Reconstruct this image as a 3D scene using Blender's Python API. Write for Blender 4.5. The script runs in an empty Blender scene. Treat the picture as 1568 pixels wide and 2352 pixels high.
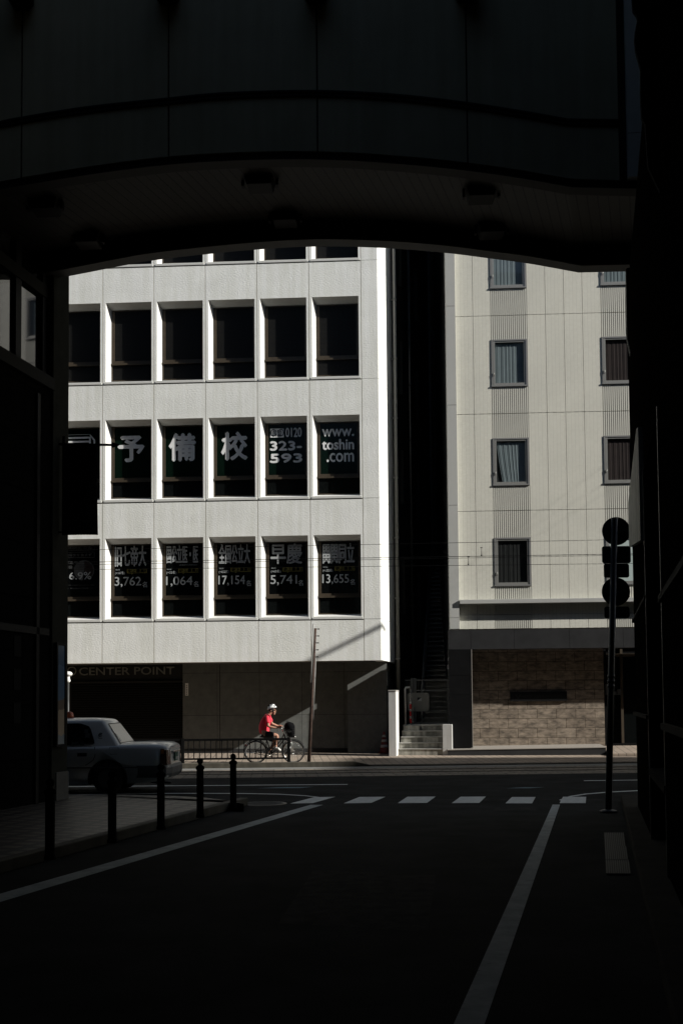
import bpy, bmesh, math, random
from mathutils import Vector, Matrix

random.seed(7)
SC = bpy.context.scene
COL = SC.collection
R = math.radians

# ------------------------------------------------------------------ camera
EYE, FPX, W, H = 1.78, 2500.0, 1568.0, 2352.0      # focal length in units of a 1568 x 2352 picture
PITCH, ROLL, SHIFT = 0.0491958, -0.0084052, 316.9
fwd = Vector((0, math.cos(PITCH), math.sin(PITCH)))
up0 = Vector((0, -math.sin(PITCH), math.cos(PITCH)))
rt = Vector((1, 0, 0)) * math.cos(ROLL) + up0 * math.sin(ROLL)
up = up0 * math.cos(ROLL) - Vector((1, 0, 0)) * math.sin(ROLL)
CAM = Vector((0, 0, EYE))
cd = bpy.data.cameras.new('camera')
cam = bpy.data.objects.new('camera', cd)
COL.objects.link(cam)
cam.matrix_world = Matrix(((rt.x, up.x, -fwd.x, 0), (rt.y, up.y, -fwd.y, 0), (rt.z, up.z, -fwd.z, EYE), (0, 0, 0, 1)))
cd.sensor_fit = 'AUTO'
cd.sensor_width = 36.0
cd.lens = FPX / H * 36.0
cd.shift_y = SHIFT / H
cd.clip_end = 600
SC.camera = cam

# ------------------------------------------------------------------ directions of the place
YAW = 0.0547258                 # facades of the far side of the tram street
ALY = R(12.9)                   # direction of the side street and the alley, right of straight ahead
STR = R(3.4)                    # kerb and tram track, right end farther
U = Vector((math.cos(YAW), -math.sin(YAW), 0))
B = Vector((math.sin(YAW), math.cos(YAW), 0))
O = Vector((0, 34.8, 0))

# ------------------------------------------------------------------ light
SUN = (1.75 * U - 0.50 * B + Vector((0, 0, 1.0))).normalized()
sl = bpy.data.lights.new('sun', 'SUN')
sl.energy = 5.0
sl.angle = R(0.53)
sl.color = (1.0, 0.96, 0.90)
so = bpy.data.objects.new('sun', sl)
COL.objects.link(so)
so.rotation_euler = SUN.to_track_quat('Z', 'Y').to_euler()
so.location = (30, 10, 40)
wd = bpy.data.worlds.new('World')
SC.world = wd
wd.use_nodes = True
wn = wd.node_tree
bg = wn.nodes['Background']
sky = wn.nodes.new('ShaderNodeTexSky')
sky.sky_type = 'NISHITA'
sky.sun_disc = False
sky.sun_elevation = math.asin(SUN.z)
sky.sun_rotation = math.atan2(SUN.x, SUN.y)
wn.links.new(sky.outputs[0], bg.inputs[0])
bg.inputs[1].default_value = 0.05
SC.view_settings.view_transform = 'Standard'
SC.view_settings.look = 'None'
SC.view_settings.exposure = 0.55
SC.view_settings.gamma = 1.0
SC.cycles.max_bounces = 8
SC.cycles.diffuse_bounces = 4
SC.cycles.caustics_reflective = False
SC.cycles.caustics_refractive = False


# ------------------------------------------------------------------ sight lines to real planes (points of the 1568 x 2352 picture)
def ray(x, y):
    return fwd + rt * ((x - W / 2) / FPX) + up * ((H / 2 + SHIFT - y) / FPX)


def ground(x, y, z=0.0):
    d = ray(x, y)
    return CAM + d * ((z - EYE) / d.z)


def fac(x, y, v):
    d = ray(x, y)
    p = CAM + d * ((v - (CAM - O).dot(B)) / d.dot(B))
    return (p - O).dot(U), p.z


def atY(x, y, Y):
    d = ray(x, y)
    return CAM + d * (Y / d.y)


# ------------------------------------------------------------------ tagging
def tag(o, label=None, cat=None, group=None, kind=None):
    if label: o['label'] = label
    if cat: o['category'] = cat
    if group: o['group'] = group
    if kind: o['kind'] = kind
    return o


def empty(name, loc=(0, 0, 0), rz=0.0, label=None, cat=None, group=None):
    o = bpy.data.objects.new(name, None)
    COL.objects.link(o)
    o.location = loc
    o.rotation_euler = (0, 0, rz)
    o.empty_display_size = 0.2
    return tag(o, label, cat, group)


def copy_tree(o, parent=None):
    c = o.copy()
    COL.objects.link(c)
    c.parent = parent
    for ch in list(o.children):
        copy_tree(ch, c)
    return c


# ------------------------------------------------------------------ materials
def mat(name, color, rough=0.7, metal=0.0, var=0.0, scale=3.0, bump=0.0, bscale=30.0, bdist=0.01, stretch=(1, 1, 1), spec=0.5, emit=None, stain=0.0, ior=1.45):
    m = bpy.data.materials.new(name)
    m.use_nodes = True
    nt = m.node_tree
    p = nt.nodes['Principled BSDF']
    p.inputs['Base Color'].default_value = (*color, 1)
    p.inputs['Roughness'].default_value = rough
    p.inputs['Metallic'].default_value = metal
    p.inputs['Specular IOR Level'].default_value = spec
    p.inputs['IOR'].default_value = ior
    tc = nt.nodes.new('ShaderNodeTexCoord')
    mp = nt.nodes.new('ShaderNodeMapping')
    mp.inputs['Scale'].default_value = stretch
    nt.links.new(tc.outputs['Object'], mp.inputs[0])
    last = None
    if var > 0:
        n = nt.nodes.new('ShaderNodeTexNoise')
        n.inputs['Scale'].default_value = scale
        n.inputs['Detail'].default_value = 6
        n.inputs['Roughness'].default_value = 0.65
        nt.links.new(mp.outputs[0], n.inputs['Vector'])
        r = nt.nodes.new('ShaderNodeValToRGB')
        r.color_ramp.elements[0].position = 0.3
        r.color_ramp.elements[1].position = 0.7
        lo = [c * (1 - var) for c in color]
        hi = [min(1, c * (1 + var)) for c in color]
        r.color_ramp.elements[0].color = (*lo, 1)
        r.color_ramp.elements[1].color = (*hi, 1)
        nt.links.new(n.outputs['Fac'], r.inputs[0])
        last = r.outputs[0]
        nt.links.new(last, p.inputs['Base Color'])
    if stain > 0:      # rain streaks: noise stretched along z
        m2 = nt.nodes.new('ShaderNodeMapping')
        m2.inputs['Scale'].default_value = (6, 6, 0.35)
        nt.links.new(tc.outputs['Object'], m2.inputs[0])
        n2 = nt.nodes.new('ShaderNodeTexNoise')
        n2.inputs['Scale'].default_value = 1.0
        n2.inputs['Detail'].default_value = 5
        nt.links.new(m2.outputs[0], n2.inputs['Vector'])
        r2 = nt.nodes.new('ShaderNodeValToRGB')
        r2.color_ramp.elements[0].position = 0.35
        r2.color_ramp.elements[1].position = 0.62
        s = 1 - stain
        r2.color_ramp.elements[0].color = (s, s, s * 0.97, 1)
        r2.color_ramp.elements[1].color = (1, 1, 1, 1)
        nt.links.new(n2.outputs['Fac'], r2.inputs[0])
        mx = nt.nodes.new('ShaderNodeMix')
        mx.data_type = 'RGBA'
        mx.blend_type = 'MULTIPLY'
        mx.inputs[0].default_value = 1
        if last: nt.links.new(last, mx.inputs[6])
        else: mx.inputs[6].default_value = (*color, 1)
        nt.links.new(r2.outputs[0], mx.inputs[7])
        nt.links.new(mx.outputs[2], p.inputs['Base Color'])
    if bump > 0:
        n = nt.nodes.new('ShaderNodeTexNoise')
        n.inputs['Scale'].default_value = bscale
        n.inputs['Detail'].default_value = 4
        nt.links.new(mp.outputs[0], n.inputs['Vector'])
        b = nt.nodes.new('ShaderNodeBump')
        b.inputs['Strength'].default_value = bump
        b.inputs['Distance'].default_value = bdist
        nt.links.new(n.outputs['Fac'], b.inputs['Height'])
        nt.links.new(b.outputs[0], p.inputs['Normal'])
    if emit:
        p.inputs['Emission Color'].default_value = (*emit[0], 1)
        p.inputs['Emission Strength'].default_value = emit[1]
    return m


def brick(name, c1, c2, mortar, bw, bh, msize, axes='XZ', rot=0.0, rough=0.7, bump=0.4, bdist=0.004, offset=0.5, noise=0.0, nscale=6.0, spec=0.4, rnd=0.0, nstretch=(1, 1, 1)):
    """blocks, tiles or pavers; axes = which object axes run along and across the courses"""
    m = bpy.data.materials.new(name)
    m.use_nodes = True
    nt = m.node_tree
    p = nt.nodes['Principled BSDF']
    p.inputs['Roughness'].default_value = rough
    p.inputs['Specular IOR Level'].default_value = spec
    tc = nt.nodes.new('ShaderNodeTexCoord')
    sp = nt.nodes.new('ShaderNodeSeparateXYZ')
    cb = nt.nodes.new('ShaderNodeCombineXYZ')
    if rot:
        mp = nt.nodes.new('ShaderNodeMapping')
        mp.inputs['Rotation'].default_value = (0, 0, rot)
        nt.links.new(tc.outputs['Object'], mp.inputs[0])
        nt.links.new(mp.outputs[0], sp.inputs[0])
    else:
        nt.links.new(tc.outputs['Object'], sp.inputs[0])
    nt.links.new(sp.outputs['XYZ'.index(axes[0])], cb.inputs[0])
    nt.links.new(sp.outputs['XYZ'.index(axes[1])], cb.inputs[1])
    br = nt.nodes.new('ShaderNodeTexBrick')
    br.offset = offset
    br.inputs['Scale'].default_value = 1.0
    br.inputs['Brick Width'].default_value = bw
    br.inputs['Row Height'].default_value = bh
    br.inputs['Mortar Size'].default_value = msize
    br.inputs['Mortar Smooth'].default_value = 0.2
    br.inputs['Bias'].default_value = rnd
    br.inputs['Color1'].default_value = (*c1, 1)
    br.inputs['Color2'].default_value = (*c2, 1)
    br.inputs['Mortar'].default_value = (*mortar, 1)
    nt.links.new(cb.outputs[0], br.inputs['Vector'])
    out = br.outputs['Color']
    if noise > 0:
        n = nt.nodes.new('ShaderNodeTexNoise')
        n.inputs['Scale'].default_value = nscale
        n.inputs['Detail'].default_value = 6
        n.inputs['Roughness'].default_value = 0.6
        ms = nt.nodes.new('ShaderNodeMapping')
        ms.inputs['Scale'].default_value = nstretch
        nt.links.new(tc.outputs['Object'], ms.inputs[0])
        nt.links.new(ms.outputs[0], n.inputs['Vector'])
        r = nt.nodes.new('ShaderNodeValToRGB')
        r.color_ramp.elements[0].position = 0.32
        r.color_ramp.elements[1].position = 0.68
        a = 1 - noise
        r.color_ramp.elements[0].color = (a, a, a, 1)
        r.color_ramp.elements[1].color = (1 + noise, 1 + noise * 0.95, 1 + noise * 0.85, 1)
        nt.links.new(n.outputs['Fac'], r.inputs[0])
        mx = nt.nodes.new('ShaderNodeMix')
        mx.data_type = 'RGBA'
        mx.blend_type = 'MULTIPLY'
        mx.inputs[0].default_value = 1
        nt.links.new(out, mx.inputs[6])
        nt.links.new(r.outputs[0], mx.inputs[7])
        out = mx.outputs[2]
    nt.links.new(out, p.inputs['Base Color'])
    b = nt.nodes.new('ShaderNodeBump')
    b.invert = True
    b.inputs['Strength'].default_value = bump
    b.inputs['Distance'].default_value = bdist
    nt.links.new(br.outputs['Fac'], b.inputs['Height'])
    nt.links.new(b.outputs[0], p.inputs['Normal'])
    return m


def clear_glass(name, tint=(0.8, 0.86, 0.88)):
    m = bpy.data.materials.new(name)
    m.use_nodes = True
    nt = m.node_tree
    nt.nodes.clear()
    o = nt.nodes.new('ShaderNodeOutputMaterial')
    mx = nt.nodes.new('ShaderNodeMixShader')
    t = nt.nodes.new('ShaderNodeBsdfTransparent')
    t.inputs[0].default_value = (*tint, 1)
    g = nt.nodes.new('ShaderNodeBsdfGlossy')
    g.inputs['Roughness'].default_value = 0.02
    lw = nt.nodes.new('ShaderNodeLayerWeight')      # same from both sides of the thin pane
    lw.inputs['Blend'].default_value = 0.5
    pw = nt.nodes.new('ShaderNodeMath')
    pw.operation = 'POWER'
    pw.inputs[1].default_value = 4.0
    nt.links.new(lw.outputs['Facing'], pw.inputs[0])
    f = nt.nodes.new('ShaderNodeMath')
    f.operation = 'MULTIPLY_ADD'
    f.inputs[1].default_value = 0.55
    f.inputs[2].default_value = 0.05
    nt.links.new(pw.outputs[0], f.inputs[0])
    nt.links.new(f.outputs[0], mx.inputs[0])
    nt.links.new(t.outputs[0], mx.inputs[1])
    nt.links.new(g.outputs[0], mx.inputs[2])
    nt.links.new(mx.outputs[0], o.inputs[0])
    return m


M = {}
M['stucco'] = mat('stucco_white', (0.84, 0.855, 0.825), 0.9, var=0.06, scale=0.8, bump=0.40, bscale=17, bdist=0.02, stretch=(1, 1, 1.8), spec=0.1, stain=0.09)
M['reveal'] = mat('reveal_white', (0.60, 0.605, 0.58), 0.85, var=0.04, scale=4, bump=0.15, bscale=25, bdist=0.01, spec=0.1)
M['sealant'] = mat('joint_sealant', (0.30, 0.265, 0.20), 0.7)
M['gap'] = mat('dark_gap', (0.02, 0.02, 0.02), 0.9)
M['bronze'] = mat('bronze_frame', (0.07, 0.055, 0.038), 0.45, 0.2, var=0.15)
M['glass_dark'] = mat('dark_glass', (0.005, 0.006, 0.006), 0.06, spec=0.45)
M['green_film'] = mat('green_film', (0.0022, 0.0075, 0.0045), 0.25, spec=0.25)
M['black_film'] = mat('black_film', (0.003, 0.0035, 0.0035), 0.2, spec=0.25)
M['blind'] = brick('dark_blind', (0.009, 0.009, 0.008), (0.011, 0.011, 0.010), (0.002, 0.002, 0.002), 4.0, 0.042, 0.012, 'XZ', rough=0.5, bump=0.3, spec=0.2)
M['letter'] = mat('silver_letter', (0.74, 0.755, 0.75), 0.6, var=0.06, scale=2)
M['letter_dim'] = mat('dim_letter', (0.38, 0.40, 0.405), 0.6, var=0.08, scale=2)
M['letter_faint'] = mat('faint_letter', (0.06, 0.063, 0.063), 0.6)
M['badge'] = mat('badge_yellow', (0.13, 0.11, 0.02), 0.6)
M['red_faint'] = mat('faint_red', (0.012, 0.004, 0.003), 0.5)
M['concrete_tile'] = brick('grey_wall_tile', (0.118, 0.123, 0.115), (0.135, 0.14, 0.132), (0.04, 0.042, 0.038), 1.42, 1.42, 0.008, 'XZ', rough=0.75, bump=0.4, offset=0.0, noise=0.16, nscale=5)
M['shutter'] = mat('shutter_black', (0.016, 0.015, 0.012), 0.5, 0.2)
M['dull_letter'] = mat('dull_letter', (0.19, 0.19, 0.165), 0.5, 0.3)
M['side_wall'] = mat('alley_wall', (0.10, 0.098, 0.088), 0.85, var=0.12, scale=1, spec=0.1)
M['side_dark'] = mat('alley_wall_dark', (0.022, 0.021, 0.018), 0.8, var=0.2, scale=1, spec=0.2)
M['pipe'] = mat('drain_pipe_grey', (0.22, 0.215, 0.19), 0.5)
M['pipe_dark'] = mat('drain_pipe_dark', (0.05, 0.05, 0.045), 0.5)
M['htile'] = brick('hotel_tile', (0.62, 0.615, 0.54), (0.65, 0.645, 0.57), (0.37, 0.36, 0.305), 0.038, 0.119, 0.0035, 'ZX', rough=0.55, bump=0.5, bdist=0.004, noise=0.05, nscale=0.6)
M['hgap'] = mat('hotel_joint', (0.10, 0.095, 0.07), 0.9)
M['hedge'] = mat('hotel_edge_panel', (0.40, 0.405, 0.385), 0.6, var=0.04, scale=1)
M['rib'] = mat('hotel_rib', (0.585, 0.58, 0.515), 0.55, var=0.04)
M['alu'] = mat('aluminium_grey', (0.33, 0.33, 0.31), 0.4, 0.5)
M['alu_dark'] = mat('window_surround_grey', (0.24, 0.24, 0.235), 0.45, 0.3)
M['hglass'] = clear_glass('hotel_glass')
M['curtain'] = mat('curtain_grey', (0.25, 0.27, 0.27), 0.9, var=0.08)
M['curtain_brown'] = mat('curtain_brown', (0.045, 0.026, 0.022), 0.9, var=0.15)
M['curtain_dark'] = mat('curtain_dark', (0.020, 0.017, 0.015), 0.9, var=0.2)
M['pale_blue'] = mat('frosted_pane', (0.42, 0.50, 0.48), 0.4)
M['granite'] = mat('dark_granite', (0.021, 0.0215, 0.0225), 0.5, var=0.25, scale=2.5, spec=0.4)
M['granite_dark'] = mat('darker_granite', (0.007, 0.0072, 0.0075), 0.4, var=0.2, scale=3, spec=0.15)  # darker granite for the left pier than for the band
M['granite_edge'] = mat('granite_edge', (0.30, 0.28, 0.25), 0.4)
M['stone'] = brick('brown_stone', (0.235, 0.197, 0.158), (0.19, 0.157, 0.125), (0.085, 0.068, 0.05), 0.62, 0.31, 0.011, 'XZ', rough=0.7, bump=0.6, noise=0.5, nscale=4.5, nstretch=(1, 1, 2.4), spec=0.15)
M['black_paint'] = mat('black_paint', (0.004, 0.004, 0.004), 0.6, spec=0.12)
M['black_plate'] = mat('black_plate', (0.008, 0.008, 0.008), 0.4)
M['asphalt'] = mat('asphalt', (0.018, 0.019, 0.019), 0.95, var=0.5, scale=1.1, bump=0.35, bscale=160, bdist=0.006, spec=0.06)
M['asphalt_light'] = mat('gutter_concrete', (0.15, 0.15, 0.14), 0.85, var=0.15, scale=3, bump=0.2, bscale=60)
M['paint'] = mat('road_paint', (0.58, 0.60, 0.59), 0.7, var=0.16, scale=7, bump=0.2, bscale=90, bdist=0.004, spec=0.2)
def worn(m, under):
    nt = m.node_tree
    p = nt.nodes['Principled BSDF']
    src = p.inputs['Base Color'].links[0].from_socket
    tc = nt.nodes.new('ShaderNodeTexCoord')
    n = nt.nodes.new('ShaderNodeTexNoise')
    n.inputs['Scale'].default_value = 11
    n.inputs['Detail'].default_value = 9
    n.inputs['Roughness'].default_value = 0.75
    nt.links.new(tc.outputs['Object'], n.inputs['Vector'])
    r = nt.nodes.new('ShaderNodeValToRGB')
    r.color_ramp.elements[0].position = 0.60
    r.color_ramp.elements[1].position = 0.70
    nt.links.new(n.outputs['Fac'], r.inputs[0])
    mx = nt.nodes.new('ShaderNodeMix')
    mx.data_type = 'RGBA'
    nt.links.new(r.outputs[0], mx.inputs[0])
    nt.links.new(src, mx.inputs[6])
    mx.inputs[7].default_value = (*under, 1)
    nt.links.new(mx.outputs[2], p.inputs['Base Color'])
M['paint_shade'] = mat('shaded_road_paint', (0.40, 0.42, 0.41), 0.8, var=0.25, scale=4, spec=0.1)  # road paint made darker to stand in for the near street's shade
worn(M['paint'], (0.12, 0.12, 0.12))
worn(M['paint_shade'], (0.08, 0.08, 0.08))
M['blue_paint'] = mat('blue_road_paint', (0.06, 0.12, 0.16), 0.7, var=0.3, scale=3)
M['sett'] = brick('tram_setts', (0.20, 0.17, 0.135), (0.14, 0.125, 0.105), (0.03, 0.028, 0.024), 0.55, 0.30, 0.02, 'XY', rough=0.8, bump=0.9, bdist=0.02, noise=0.35, nscale=3)
M['rail'] = mat('tram_rail_steel', (0.09, 0.08, 0.07), 0.35, 0.8)
M['kerbm'] = mat('kerb_concrete', (0.060, 0.054, 0.040), 0.85, var=0.35, scale=2.2, bump=0.3, bscale=40, stain=0.35)
M['paver'] = brick('pink_paver', (0.29, 0.235, 0.185), (0.26, 0.215, 0.17), (0.12, 0.10, 0.08), 0.24, 0.24, 0.014, 'XY', rough=0.8, bump=0.5, offset=0.0, noise=0.16, nscale=2)
M['near_paver'] = brick('brown_paver', (0.11, 0.094, 0.076), (0.082, 0.071, 0.058), (0.002, 0.002, 0.002), 0.30, 0.36, 0.065, 'YX', rough=0.5, bump=0.7, noise=0.3, nscale=2.2, spec=0.4)
M['dirty_concrete'] = mat('stained_concrete', (0.38, 0.37, 0.325), 0.85, var=0.5, scale=2.2, bump=0.2, bscale=40, stain=0.6)
M['step_top'] = mat('worn_concrete', (0.34, 0.335, 0.31), 0.85, var=0.15, scale=6)
M['white_wall'] = mat('white_render', (0.58, 0.58, 0.56), 0.85, var=0.08, scale=3, bump=0.1, bscale=50, stain=0.12)
M['iron'] = mat('black_iron', (0.005, 0.005, 0.005), 0.9, spec=0.03)
M['steel_grey'] = mat('galvanised_steel', (0.16, 0.165, 0.16), 0.5, 0.6, var=0.12)
M['stair_metal'] = mat('stair_metal', (0.24, 0.235, 0.21), 0.6, 0.2, var=0.2)
M['rust'] = mat('rusty_steel', (0.050, 0.030, 0.022), 0.75, 0.2, var=0.6, scale=9)
M['pale_strip'] = mat('pale_conduit', (0.30, 0.30, 0.28), 0.5)
M['car_white'] = mat('taxi_paint', (0.60, 0.625, 0.61), 0.16, 0.0, spec=0.8)
M['car_glass'] = mat('taxi_glass', (0.005, 0.006, 0.006), 0.05, spec=0.35)
M['rubber'] = mat('tyre_rubber', (0.010, 0.010, 0.010), 0.8)
M['trim'] = mat('black_trim', (0.012, 0.012, 0.012), 0.5)
M['bumper'] = mat('grey_bumper', (0.10, 0.105, 0.105), 0.5)
M['wheel_metal'] = mat('wheel_cover', (0.07, 0.07, 0.07), 0.4, 0.7)
M['tail_red'] = mat('tail_lamp_red', (0.045, 0.006, 0.005), 0.2, spec=0.6)
M['tail_amber'] = mat('tail_lamp_amber', (0.30, 0.10, 0.02), 0.2, spec=0.6)
M['chrome'] = mat('bright_metal', (0.65, 0.65, 0.63), 0.25, 0.9)
M['plate'] = mat('number_plate_green', (0.02, 0.09, 0.06), 0.5)
M['sticker'] = mat('sticker_white', (0.45, 0.45, 0.44), 0.6)
M['sticker_grey'] = mat('sticker_grey', (0.06, 0.06, 0.058), 0.6)
M['orange_lamp'] = mat('orange_lamp', (0.40, 0.09, 0.03), 0.35)
M['skin'] = mat('skin', (0.36, 0.19, 0.125), 0.6, var=0.08, scale=12)
M['shirt'] = mat('red_shirt', (0.78, 0.045, 0.075), 0.85, var=0.12, scale=14, bump=0.4, bscale=14, bdist=0.02)
M['shorts'] = mat('black_shorts', (0.010, 0.010, 0.012), 0.9)
M['shoe'] = mat('white_shoe', (0.62, 0.60, 0.56), 0.7, var=0.1)
M['hair'] = mat('black_hair', (0.012, 0.010, 0.009), 0.7)
M['helmet'] = mat('white_helmet', (0.70, 0.72, 0.72), 0.35)
M['bag'] = mat('black_bag', (0.004, 0.004, 0.0045), 0.9, spec=0.05, bump=0.6, bscale=12, bdist=0.03)
M['bike_black'] = mat('bicycle_black', (0.006, 0.006, 0.006), 0.35, spec=0.3)
M['cone_red'] = mat('cone_red', (0.16, 0.022, 0.012), 0.6, var=0.1)
M['cone_white'] = mat('cone_white', (0.45, 0.45, 0.43), 0.6)
M['red_tape'] = mat('red_tape', (0.55, 0.02, 0.02), 0.6)
M['globe'] = mat('lamp_globe', (0.75, 0.75, 0.72), 0.3)
M['bridge_panel'] = mat('bridge_panel', (0.42, 0.37, 0.235), 0.6, var=0.10, scale=0.8, stain=0.10, spec=0.3)
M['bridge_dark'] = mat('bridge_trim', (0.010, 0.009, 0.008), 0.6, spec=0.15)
M['bridge_lip'] = mat('bridge_lip', (0.04, 0.04, 0.035), 0.6, var=0.15)
M['end_steel'] = mat('end_panel_steel', (0.70, 0.66, 0.55), 0.5, var=0.08, scale=1.5)  # paler than the front panels, standing in for the extra light it catches
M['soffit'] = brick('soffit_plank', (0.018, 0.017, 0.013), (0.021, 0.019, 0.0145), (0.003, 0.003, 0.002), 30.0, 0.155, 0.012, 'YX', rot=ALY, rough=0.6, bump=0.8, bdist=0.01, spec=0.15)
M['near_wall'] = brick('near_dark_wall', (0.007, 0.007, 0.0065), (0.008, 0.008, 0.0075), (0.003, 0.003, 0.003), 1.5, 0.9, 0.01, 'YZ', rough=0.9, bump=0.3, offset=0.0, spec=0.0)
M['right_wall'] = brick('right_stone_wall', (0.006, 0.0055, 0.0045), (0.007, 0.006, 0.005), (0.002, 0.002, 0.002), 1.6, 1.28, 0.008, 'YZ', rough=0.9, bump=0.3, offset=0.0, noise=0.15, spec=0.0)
M['pillar'] = mat('pillar_render', (0.035, 0.035, 0.029), 0.95, spec=0.0, var=0.18, scale=3, bump=0.2, bscale=60)
M['plinth'] = mat('plinth_stone', (0.075, 0.073, 0.065), 0.75, var=0.2)
M['office_glass'] = mat('office_glass', (0.006, 0.007, 0.007), 0.03, spec=0.8, ior=1.75)
M['sash'] = mat('window_sash', (0.020, 0.0195, 0.017), 0.8, spec=0.1)
M['cloth_black'] = mat('black_cloth', (0.004, 0.004, 0.004), 0.9)
M['grate'] = mat('gutter_grate', (0.055, 0.055, 0.052), 0.6, 0.3)
M['sign_back'] = mat('sign_back_grey', (0.020, 0.020, 0.020), 0.6, 0.3)
M['post_grey'] = mat('sign_post_grey', (0.05, 0.052, 0.05), 0.5, 0.3)
M['retain'] = mat('retaining_concrete', (0.10, 0.115, 0.12), 0.9, var=0.25, scale=0.6, stain=0.2)
M['bark'] = mat('bark', (0.06, 0.045, 0.03), 0.9, var=0.3)
M['leaf'] = mat('leaf_green', (0.035, 0.06, 0.022), 0.5, var=0.45, scale=0.9)
M['sheet'] = mat('posted_sheet_grey', (0.010, 0.010, 0.0095), 0.8, spec=0.05)
M['soffit_grey'] = mat('soffit_grey', (0.10, 0.10, 0.095), 0.85, var=0.1)


# ------------------------------------------------------------------ mesh builder
class MB:
    def __init__(self):
        self.bm = bmesh.new()
        self.mats = []
        self.i = 0

    def m(self, mt):
        if mt not in self.mats: self.mats.append(mt)
        self.i = self.mats.index(mt)
        return self

    def face(self, pts, smooth=False):
        vs = [self.bm.verts.new(p) for p in pts]
        f = self.bm.faces.new(vs)
        f.material_index = self.i
        f.smooth = smooth
        return f

    def box(self, x0, x1, y0, y1, z0, z1):
        v = [self.bm.verts.new((x, y, z)) for z in (z0, z1) for y in (y0, y1) for x in (x0, x1)]
        for q in ((0, 2, 3, 1), (4, 5, 7, 6), (0, 1, 5, 4), (1, 3, 7, 5), (3, 2, 6, 7), (2, 0, 4, 6)):
            f = self.bm.faces.new([v[k] for k in q])
            f.material_index = self.i
        return self

    def prism(self, pts, d):
        """closed outline pts (3D, planar) pushed along vector d"""
        d = Vector(d)
        a = [self.bm.verts.new(p) for p in pts]
        b = [self.bm.verts.new(Vector(p) + d) for p in pts]
        n = len(a)
        fs = [self.bm.faces.new(list(reversed(a))), self.bm.faces.new(b)]
        for k in range(n):
            fs.append(self.bm.faces.new((a[k], a[(k + 1) % n], b[(k + 1) % n], b[k])))
        for f in fs: f.material_index = self.i
        return self

    def tube(self, pts, r, n=8, cap=True, smooth=True):
        pts = [Vector(p) for p in pts]
        rs = r if isinstance(r, (list, tuple)) else [r] * len(pts)
        rings = []
        px = None
        for k, p in enumerate(pts):
            if k == 0: d = pts[1] - p
            elif k == len(pts) - 1: d = p - pts[k - 1]
            else: d = (pts[k + 1] - p).normalized() + (p - pts[k - 1]).normalized()
            d = d.normalized() if d.length > 1e-9 else Vector((0, 0, 1))
            if px is None:
                px = d.cross(Vector((0, 0, 1)))
                if px.length < 1e-3: px = d.cross(Vector((1, 0, 0)))
            px = (px - d * px.dot(d)).normalized()
            py = d.cross(px)
            rings.append([self.bm.verts.new(p + (px * math.cos(t) + py * math.sin(t)) * rs[k]) for t in [2 * math.pi * j / n for j in range(n)]])
        for a, b in zip(rings, rings[1:]):
            for j in range(n):
                f = self.bm.faces.new((a[j], a[(j + 1) % n], b[(j + 1) % n], b[j]))
                f.material_index = self.i
                f.smooth = smooth
        if cap:
            for rg, rev in ((rings[0], True), (rings[-1], False)):
                f = self.bm.faces.new(list(reversed(rg)) if rev else rg)
                f.material_index = self.i
        return self

    def lathe(self, prof, c=(0, 0, 0), n=16, axis='Z', smooth=True):
        c = Vector(c)
        rings = []
        for r, z in prof:
            rg = []
            for j in range(n):
                t = 2 * math.pi * j / n
                a, b = r * math.cos(t), r * math.sin(t)
                p = (a, b, z) if axis == 'Z' else ((a, z, b) if axis == 'Y' else (z, a, b))
                rg.append(self.bm.verts.new(c + Vector(p)))
            rings.append(rg)
        for a, b in zip(rings, rings[1:]):
            for j in range(n):
                f = self.bm.faces.new((a[j], a[(j + 1) % n], b[(j + 1) % n], b[j]))
                f.material_index = self.i
                f.smooth = smooth
        for rg in (rings[0], rings[-1]):
            f = self.bm.faces.new(rg)
            f.material_index = self.i
        return self

    def torus(self, c, RR, r, n=32, k=8, axis='Y', a0=0.0, a1=2 * math.pi):
        full = abs(a1 - a0 - 2 * math.pi) < 1e-6
        pts = []
        cnt = n if full else n + 1
        c = Vector(c)
        rings = []
        for i in range(cnt):
            t = a0 + (a1 - a0) * i / n
            rad = Vector((math.cos(t), 0, math.sin(t))) if axis == 'Y' else Vector((math.cos(t), math.sin(t), 0))
            ax = Vector((0, 1, 0)) if axis == 'Y' else Vector((0, 0, 1))
            rings.append([self.bm.verts.new(c + rad * (RR + r * math.cos(s)) + ax * (r * math.sin(s))) for s in [2 * math.pi * j / k for j in range(k)]])
        for i in range(cnt if full else cnt - 1):
            a, b = rings[i], rings[(i + 1) % cnt]
            for j in range(k):
                f = self.bm.faces.new((a[j], a[(j + 1) % k], b[(j + 1) % k], b[j]))
                f.material_index = self.i
                f.smooth = True
        return self

    def ball(self, c, r, n=14, k=9, sc=(1, 1, 1)):
        prof = [(max(1e-4, r * math.sin(math.pi * i / k)), -r * math.cos(math.pi * i / k)) for i in range(k + 1)]
        s = len(self.bm.verts)
        self.lathe(prof, (0, 0, 0), n)
        self.bm.verts.ensure_lookup_table()
        for v in self.bm.verts[s:]:
            v.co = Vector((v.co.x * sc[0] + c[0], v.co.y * sc[1] + c[1], v.co.z * sc[2] + c[2]))
        return self

    def text(self, s, u0, u1, z0, z1, v, bold=0.0):
        """a line of lettering filling the box u0..u1, z0..z1 on the plane y = v, read from -y"""
        c = bpy.data.curves.new('line', 'FONT')
        c.body = s
        c.resolution_u = 3
        o = bpy.data.objects.new('line', c)
        COL.objects.link(o)
        bpy.context.view_layer.update()
        dg = bpy.context.evaluated_depsgraph_get()
        me = bpy.data.meshes.new_from_object(o.evaluated_get(dg))
        xs = [q.co.x for q in me.vertices]
        ys = [q.co.y for q in me.vertices]
        ax, bx, ay, by = min(xs), max(xs), min(ys), max(ys)
        sh = bold * (z1 - z0)
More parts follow.
